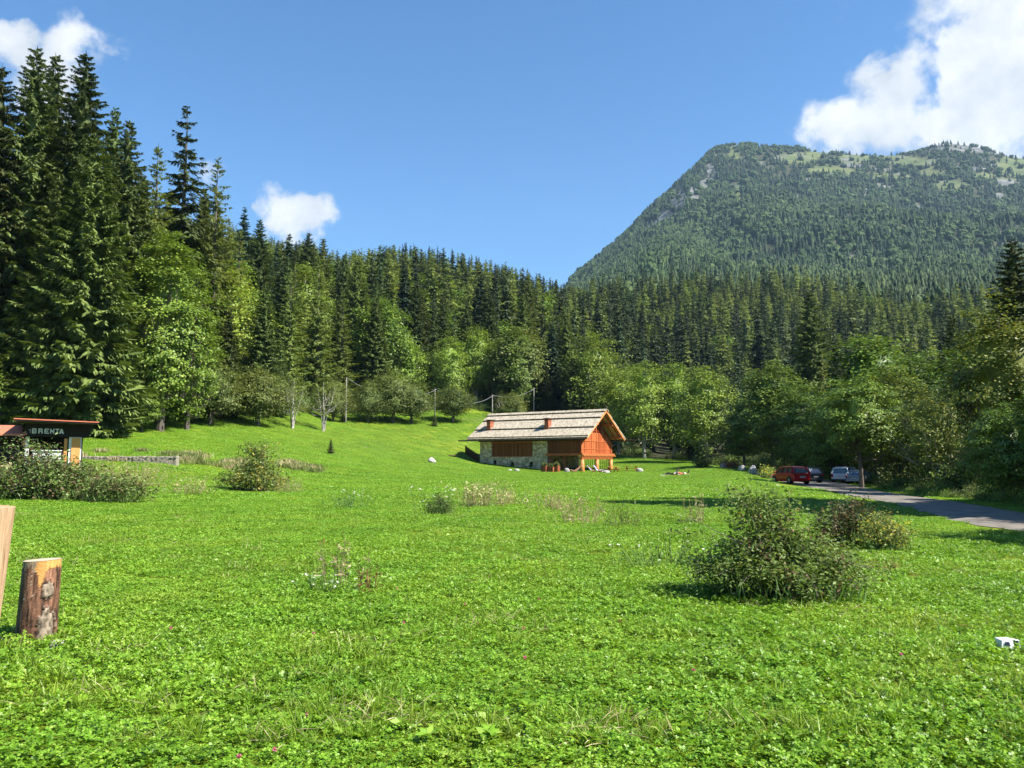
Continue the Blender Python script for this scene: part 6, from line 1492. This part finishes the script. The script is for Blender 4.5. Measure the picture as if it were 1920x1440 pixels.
def cover(name, label, y0, y1, cell, protos, xmax=lambda y: y * .70 + 1.5, dens=1., jit=.15, scale=(.85, 1.2), avoid=True):
    P = []
    for y in np.arange(y0, y1, cell):
        xm = xmax(y)
        for x in np.arange(-xm, xm, cell): P.append((x + rng.uniform(-jit, jit) * cell, y + rng.uniform(-jit, jit) * cell))
    P = np.array(P); x, y = P[:, 0], P[:, 1]; z = Hh(x, y); px, py = nproj(x, y, z)
    ok = (road_dist(x, y) > cell * .45) & (y < treeline(px) + 2) & (rng.random(len(x)) < dens); x, y, z = x[ok], y[ok], z[ok]
    e = .5; gx = (Hh(x + e, y) - Hh(x - e, y)) / (2 * e); gy = (Hh(x, y + e) - Hh(x, y - e)) / (2 * e); n = len(x)
    rz = rng.integers(0, 4, n) * math.pi / 2 + rng.normal(size=n) * .2
    # tilt with the slope: normal (-gx,-gy,1); euler XYZ with spin first
    rot = np.zeros((n, 3))
    for i in range(n):
        q = Vector((-gx[i], -gy[i], 1)).to_track_quat('Z', 'Y').to_matrix() @ Matrix.Rotation(rz[i], 3, 'Z'); rot[i] = q.to_euler()
    sc = rng.uniform(scale[0], scale[1], n); sz = sc * (1 + .5 * vnoise(x, y, 2.2, 41))
    return scatter(name, np.column_stack([x, y, z - .005]), rot, np.column_stack([sc, sc, sz]), np.where((vnoise(x, y, 1.7, 77) + .5 * vnoise(x, y, .7, 78) > .33) & (len(protos) > 4), rng.integers(4, 6, n), rng.integers(0, 4, n)), protos, label)
near = [clover_patch(50 + q, .62, 950, 170, .0160, .075) for q in range(4)] + [clover_patch(56, .62, 300, 520, .018, .12), clover_patch(57, .62, 420, 380, .016, .10)]
cover('clover_lawn', 'dense bright green clover and grass covering the near meadow', 3.2, 11, .52, near)
midp = [clover_patch(60 + q, 1.15, 1900, 300, .0180, .06) for q in range(4)] + [clover_patch(66, 1.15, 600, 900, .02, .11), clover_patch(67, 1.15, 900, 600, .02, .085)]
cover('clover_meadow', 'bright green clover and grass covering the middle meadow', 10.8, 34, 1.0, midp)
farp = [clover_patch(70 + q, 2.8, 2300, 900, .034, .055) for q in range(4)]
cover('far_meadow_grass', 'smooth bright green grass covering the far meadow and slope', 33, 172, 2.5, farp)
# herbs, longer blades and straw dotted through the clover
def herb(seed, kind):
    r = np.random.default_rng(seed)
    if kind == 0:
        n = 34; b = np.column_stack([r.normal(size=(n, 2)) * .05, np.zeros(n)]); d = r.normal(size=(n, 3)) * .45; d[:, 2] = 1; L_ = r.uniform(.09, .22, n); v, f = kites(b, d, runit(r, n), L_, np.full(n, .0032), .25); m = M_GRS
    elif kind == 1:
        n = 9; a = np.arange(n) * 2.4; d = np.column_stack([np.cos(a), np.sin(a), r.uniform(.35, .9, n)]); L_ = r.uniform(.04, .08, n); v, f = kites(np.tile([0, 0, .045], (n, 1)), d, np.tile([0, 0, 1.], (n, 1)) + r.normal(size=(n, 3)) * .2, L_, L_ * .24, .2); m = M_CLO
    else:
        n = 14; b = np.column_stack([r.normal(size=(n, 2)) * .07, np.full(n, .03)]); d = r.normal(size=(n, 3)); d[:, 2] = abs(d[:, 2]) * .6 + .25; L_ = r.uniform(.06, .2, n); v, f = kites(b, d, runit(r, n), L_, np.full(n, .0022), .1); m = M_TAN
    return mesh_np('herb_tuft', v, f, m)
hb = [herb(1, 0), herb(2, 0), herb(3, 1), herb(4, 1), herb(5, 2), herb(6, 2)]
n = 3200; Yh = 4.7 + 25 * rng.random(n) ** 1.5; Xh = rng.uniform(-1, 1, n) * (Yh * .7 + .5); kk = vnoise(Xh, Yh, 1.6, 91) + .6 * vnoise(Xh, Yh, .5, 92) > .02
Xh, Yh = Xh[kk], Yh[kk]; ok = road_dist(Xh, Yh) > .4; Xh, Yh = Xh[ok], Yh[ok]; n = len(Xh); s_ = rng.uniform(.6, 1.25, n)
scatter('meadow_herbs', np.column_stack([Xh, Yh, Hh(Xh, Yh) + .01]), np.column_stack([rng.normal(size=(n, 2)) * .1, rng.random(n) * 6.28]), np.column_stack([s_, s_, s_]), rng.choice(6, n, p=[.27, .27, .14, .14, .09, .09]), hb, 'longer grass blades, broad-leaved herbs and bits of straw among the clover')
# dry pale grass strip above the low wall
def tuft(seed, h, n, mat, w=.5, lw=.012):
    r = np.random.default_rng(seed); b = np.column_stack([r.normal(size=(n, 2)) * w * .5, np.zeros(n)]); d = r.normal(size=(n, 3)) * .25; d[:, 2] = 1; L_ = h * r.uniform(.5, 1.1, n); v, f = kites(b, d, runit(r, n), L_, np.full(n, lw), .1); return mesh_np('dry_tuft', v, f, mat)
tf = [tuft(1, .55, 80, M_TAN, lw=.02), tuft(2, .5, 90, M_PALEL, lw=.022), tuft(3, .45, 80, M_PALEL, lw=.02)]
P = []
for _ in range(520):
    px = rng.uniform(140, 455); Yq = rng.uniform(57, 63) + (px - 150) * .012
    Yq += rng.normal() * 1.6
    if vnoise(px / 9, Yq, 3, 55) > .08: P.append(gp(px, Yq))
for _ in range(90):
    p = gp(rng.uniform(520, 600), rng.uniform(66, 74)); P.append(p)
P = np.array([tuple(p) for p in P]); n = len(P); s_ = rng.uniform(.6, 1.3, n)
scatter('dry_grass', P, np.column_stack([np.zeros((n, 2)), rng.random(n) * 6.28]), np.column_stack([s_ * 1.2, s_ * 1.2, s_]), rng.integers(0, 3, n), tf, 'strip of tall pale dry grass above the low stone wall')
# undergrowth along the wood edge and lane verge
def shrub_patch(seed, w, h, n, leaf, mat):
    r = np.random.default_rng(seed); c = np.column_stack([r.normal(size=(9, 2)) * w * .28, r.uniform(.2, .8, 9) * h]); k = r.integers(0, 9, n)
    P = c[k] + r.normal(size=(n, 3)) * np.array([w * .16, w * .16, h * .2]); P[:, 2] = abs(P[:, 2]); Ls = leaf * r.uniform(.6, 1.3, n)
    v, f = kites(P, runit(r, n), runit(r, n) * .7 + [0, 0, .7], Ls, Ls * .36); return mesh_np('shrub_patch', v, f, mat)
und = [shrub_patch(1, 2.4, 1.3, 700, .17, M_BEE), shrub_patch(2, 2.4, 1.5, 700, .17, M_BUSH), shrub_patch(3, 2., 1.0, 600, .15, M_PALEL), shrub_patch(4, 2.6, 1.7, 800, .17, M_DBUSH)]
P = []; S_ = []
for px in np.arange(-60, 2050, 5.5):
    t = float(treeline(px))
    for q in range(3):
        pxx = px + rng.uniform(-4, 4); Yq = t + rng.uniform(-1, 10) + q * 3
        if 1215 < pxx < 1262 or (990 < pxx < 1150 and q == 0): continue
        if px > 1500 and Yq < 120:
            x0 = (pxx - 960) / F * Yq
            if road_dist(np.array([x0]), np.array([Yq]))[0] < 1.6: continue
        P.append(gp(pxx, Yq)); S_.append(rng.uniform(.5, 1.3) * (2.0 if px < 400 else 1.3 if px < 640 else .9))
for i in range(len(RD) - 1):                       # right-hand verge of the lane
    (a, b, w0), (c, d, w1) = RD[i], RD[i + 1]
    for t in np.linspace(0, 1, 14)[:-1]:
        for off in (rng.uniform(.8, 1.6), rng.uniform(1.8, 3.6), rng.uniform(3.5, 7)):
            if b + (d - b) * t > 70: continue
            x = a + (c - a) * t + w0 + off + rng.uniform(0, .6); y = b + (d - b) * t + rng.uniform(-.5, .5)
            s = .28 if off < 1.7 else .6 if off < 3.6 else 1.2
            P.append(Vector((x, y, H(x, y)))); S_.append(s * rng.uniform(.6, 1.2))
P = np.array([tuple(p) for p in P]); n = len(P); S_ = np.array(S_)
scatter('undergrowth', P, np.column_stack([np.zeros((n, 2)), rng.random(n) * 6.28]), np.column_stack([S_, S_, S_ * rng.uniform(.7, 1.2, n)]), rng.integers(0, 4, n), und, 'leafy undergrowth along the foot of the wood and the lane verge')
# ------------------------------------------------------------------ haze
M_, nt, o = newmat('haze'); pv = N(nt, 'ShaderNodeVolumePrincipled', i={'Color': (.5, .74, 1, 1), 'Density': 4.6e-5, 'Anisotropy': .1}); nt.links.new(pv.outputs[0], o.inputs['Volume'])
hz = MB().box(-3600, 4300, -400, 5500, -260, 1700).build('haze', M_); tag(hz, 'thin blue air haze between the meadow and the mountain', None, None, 'stuff')
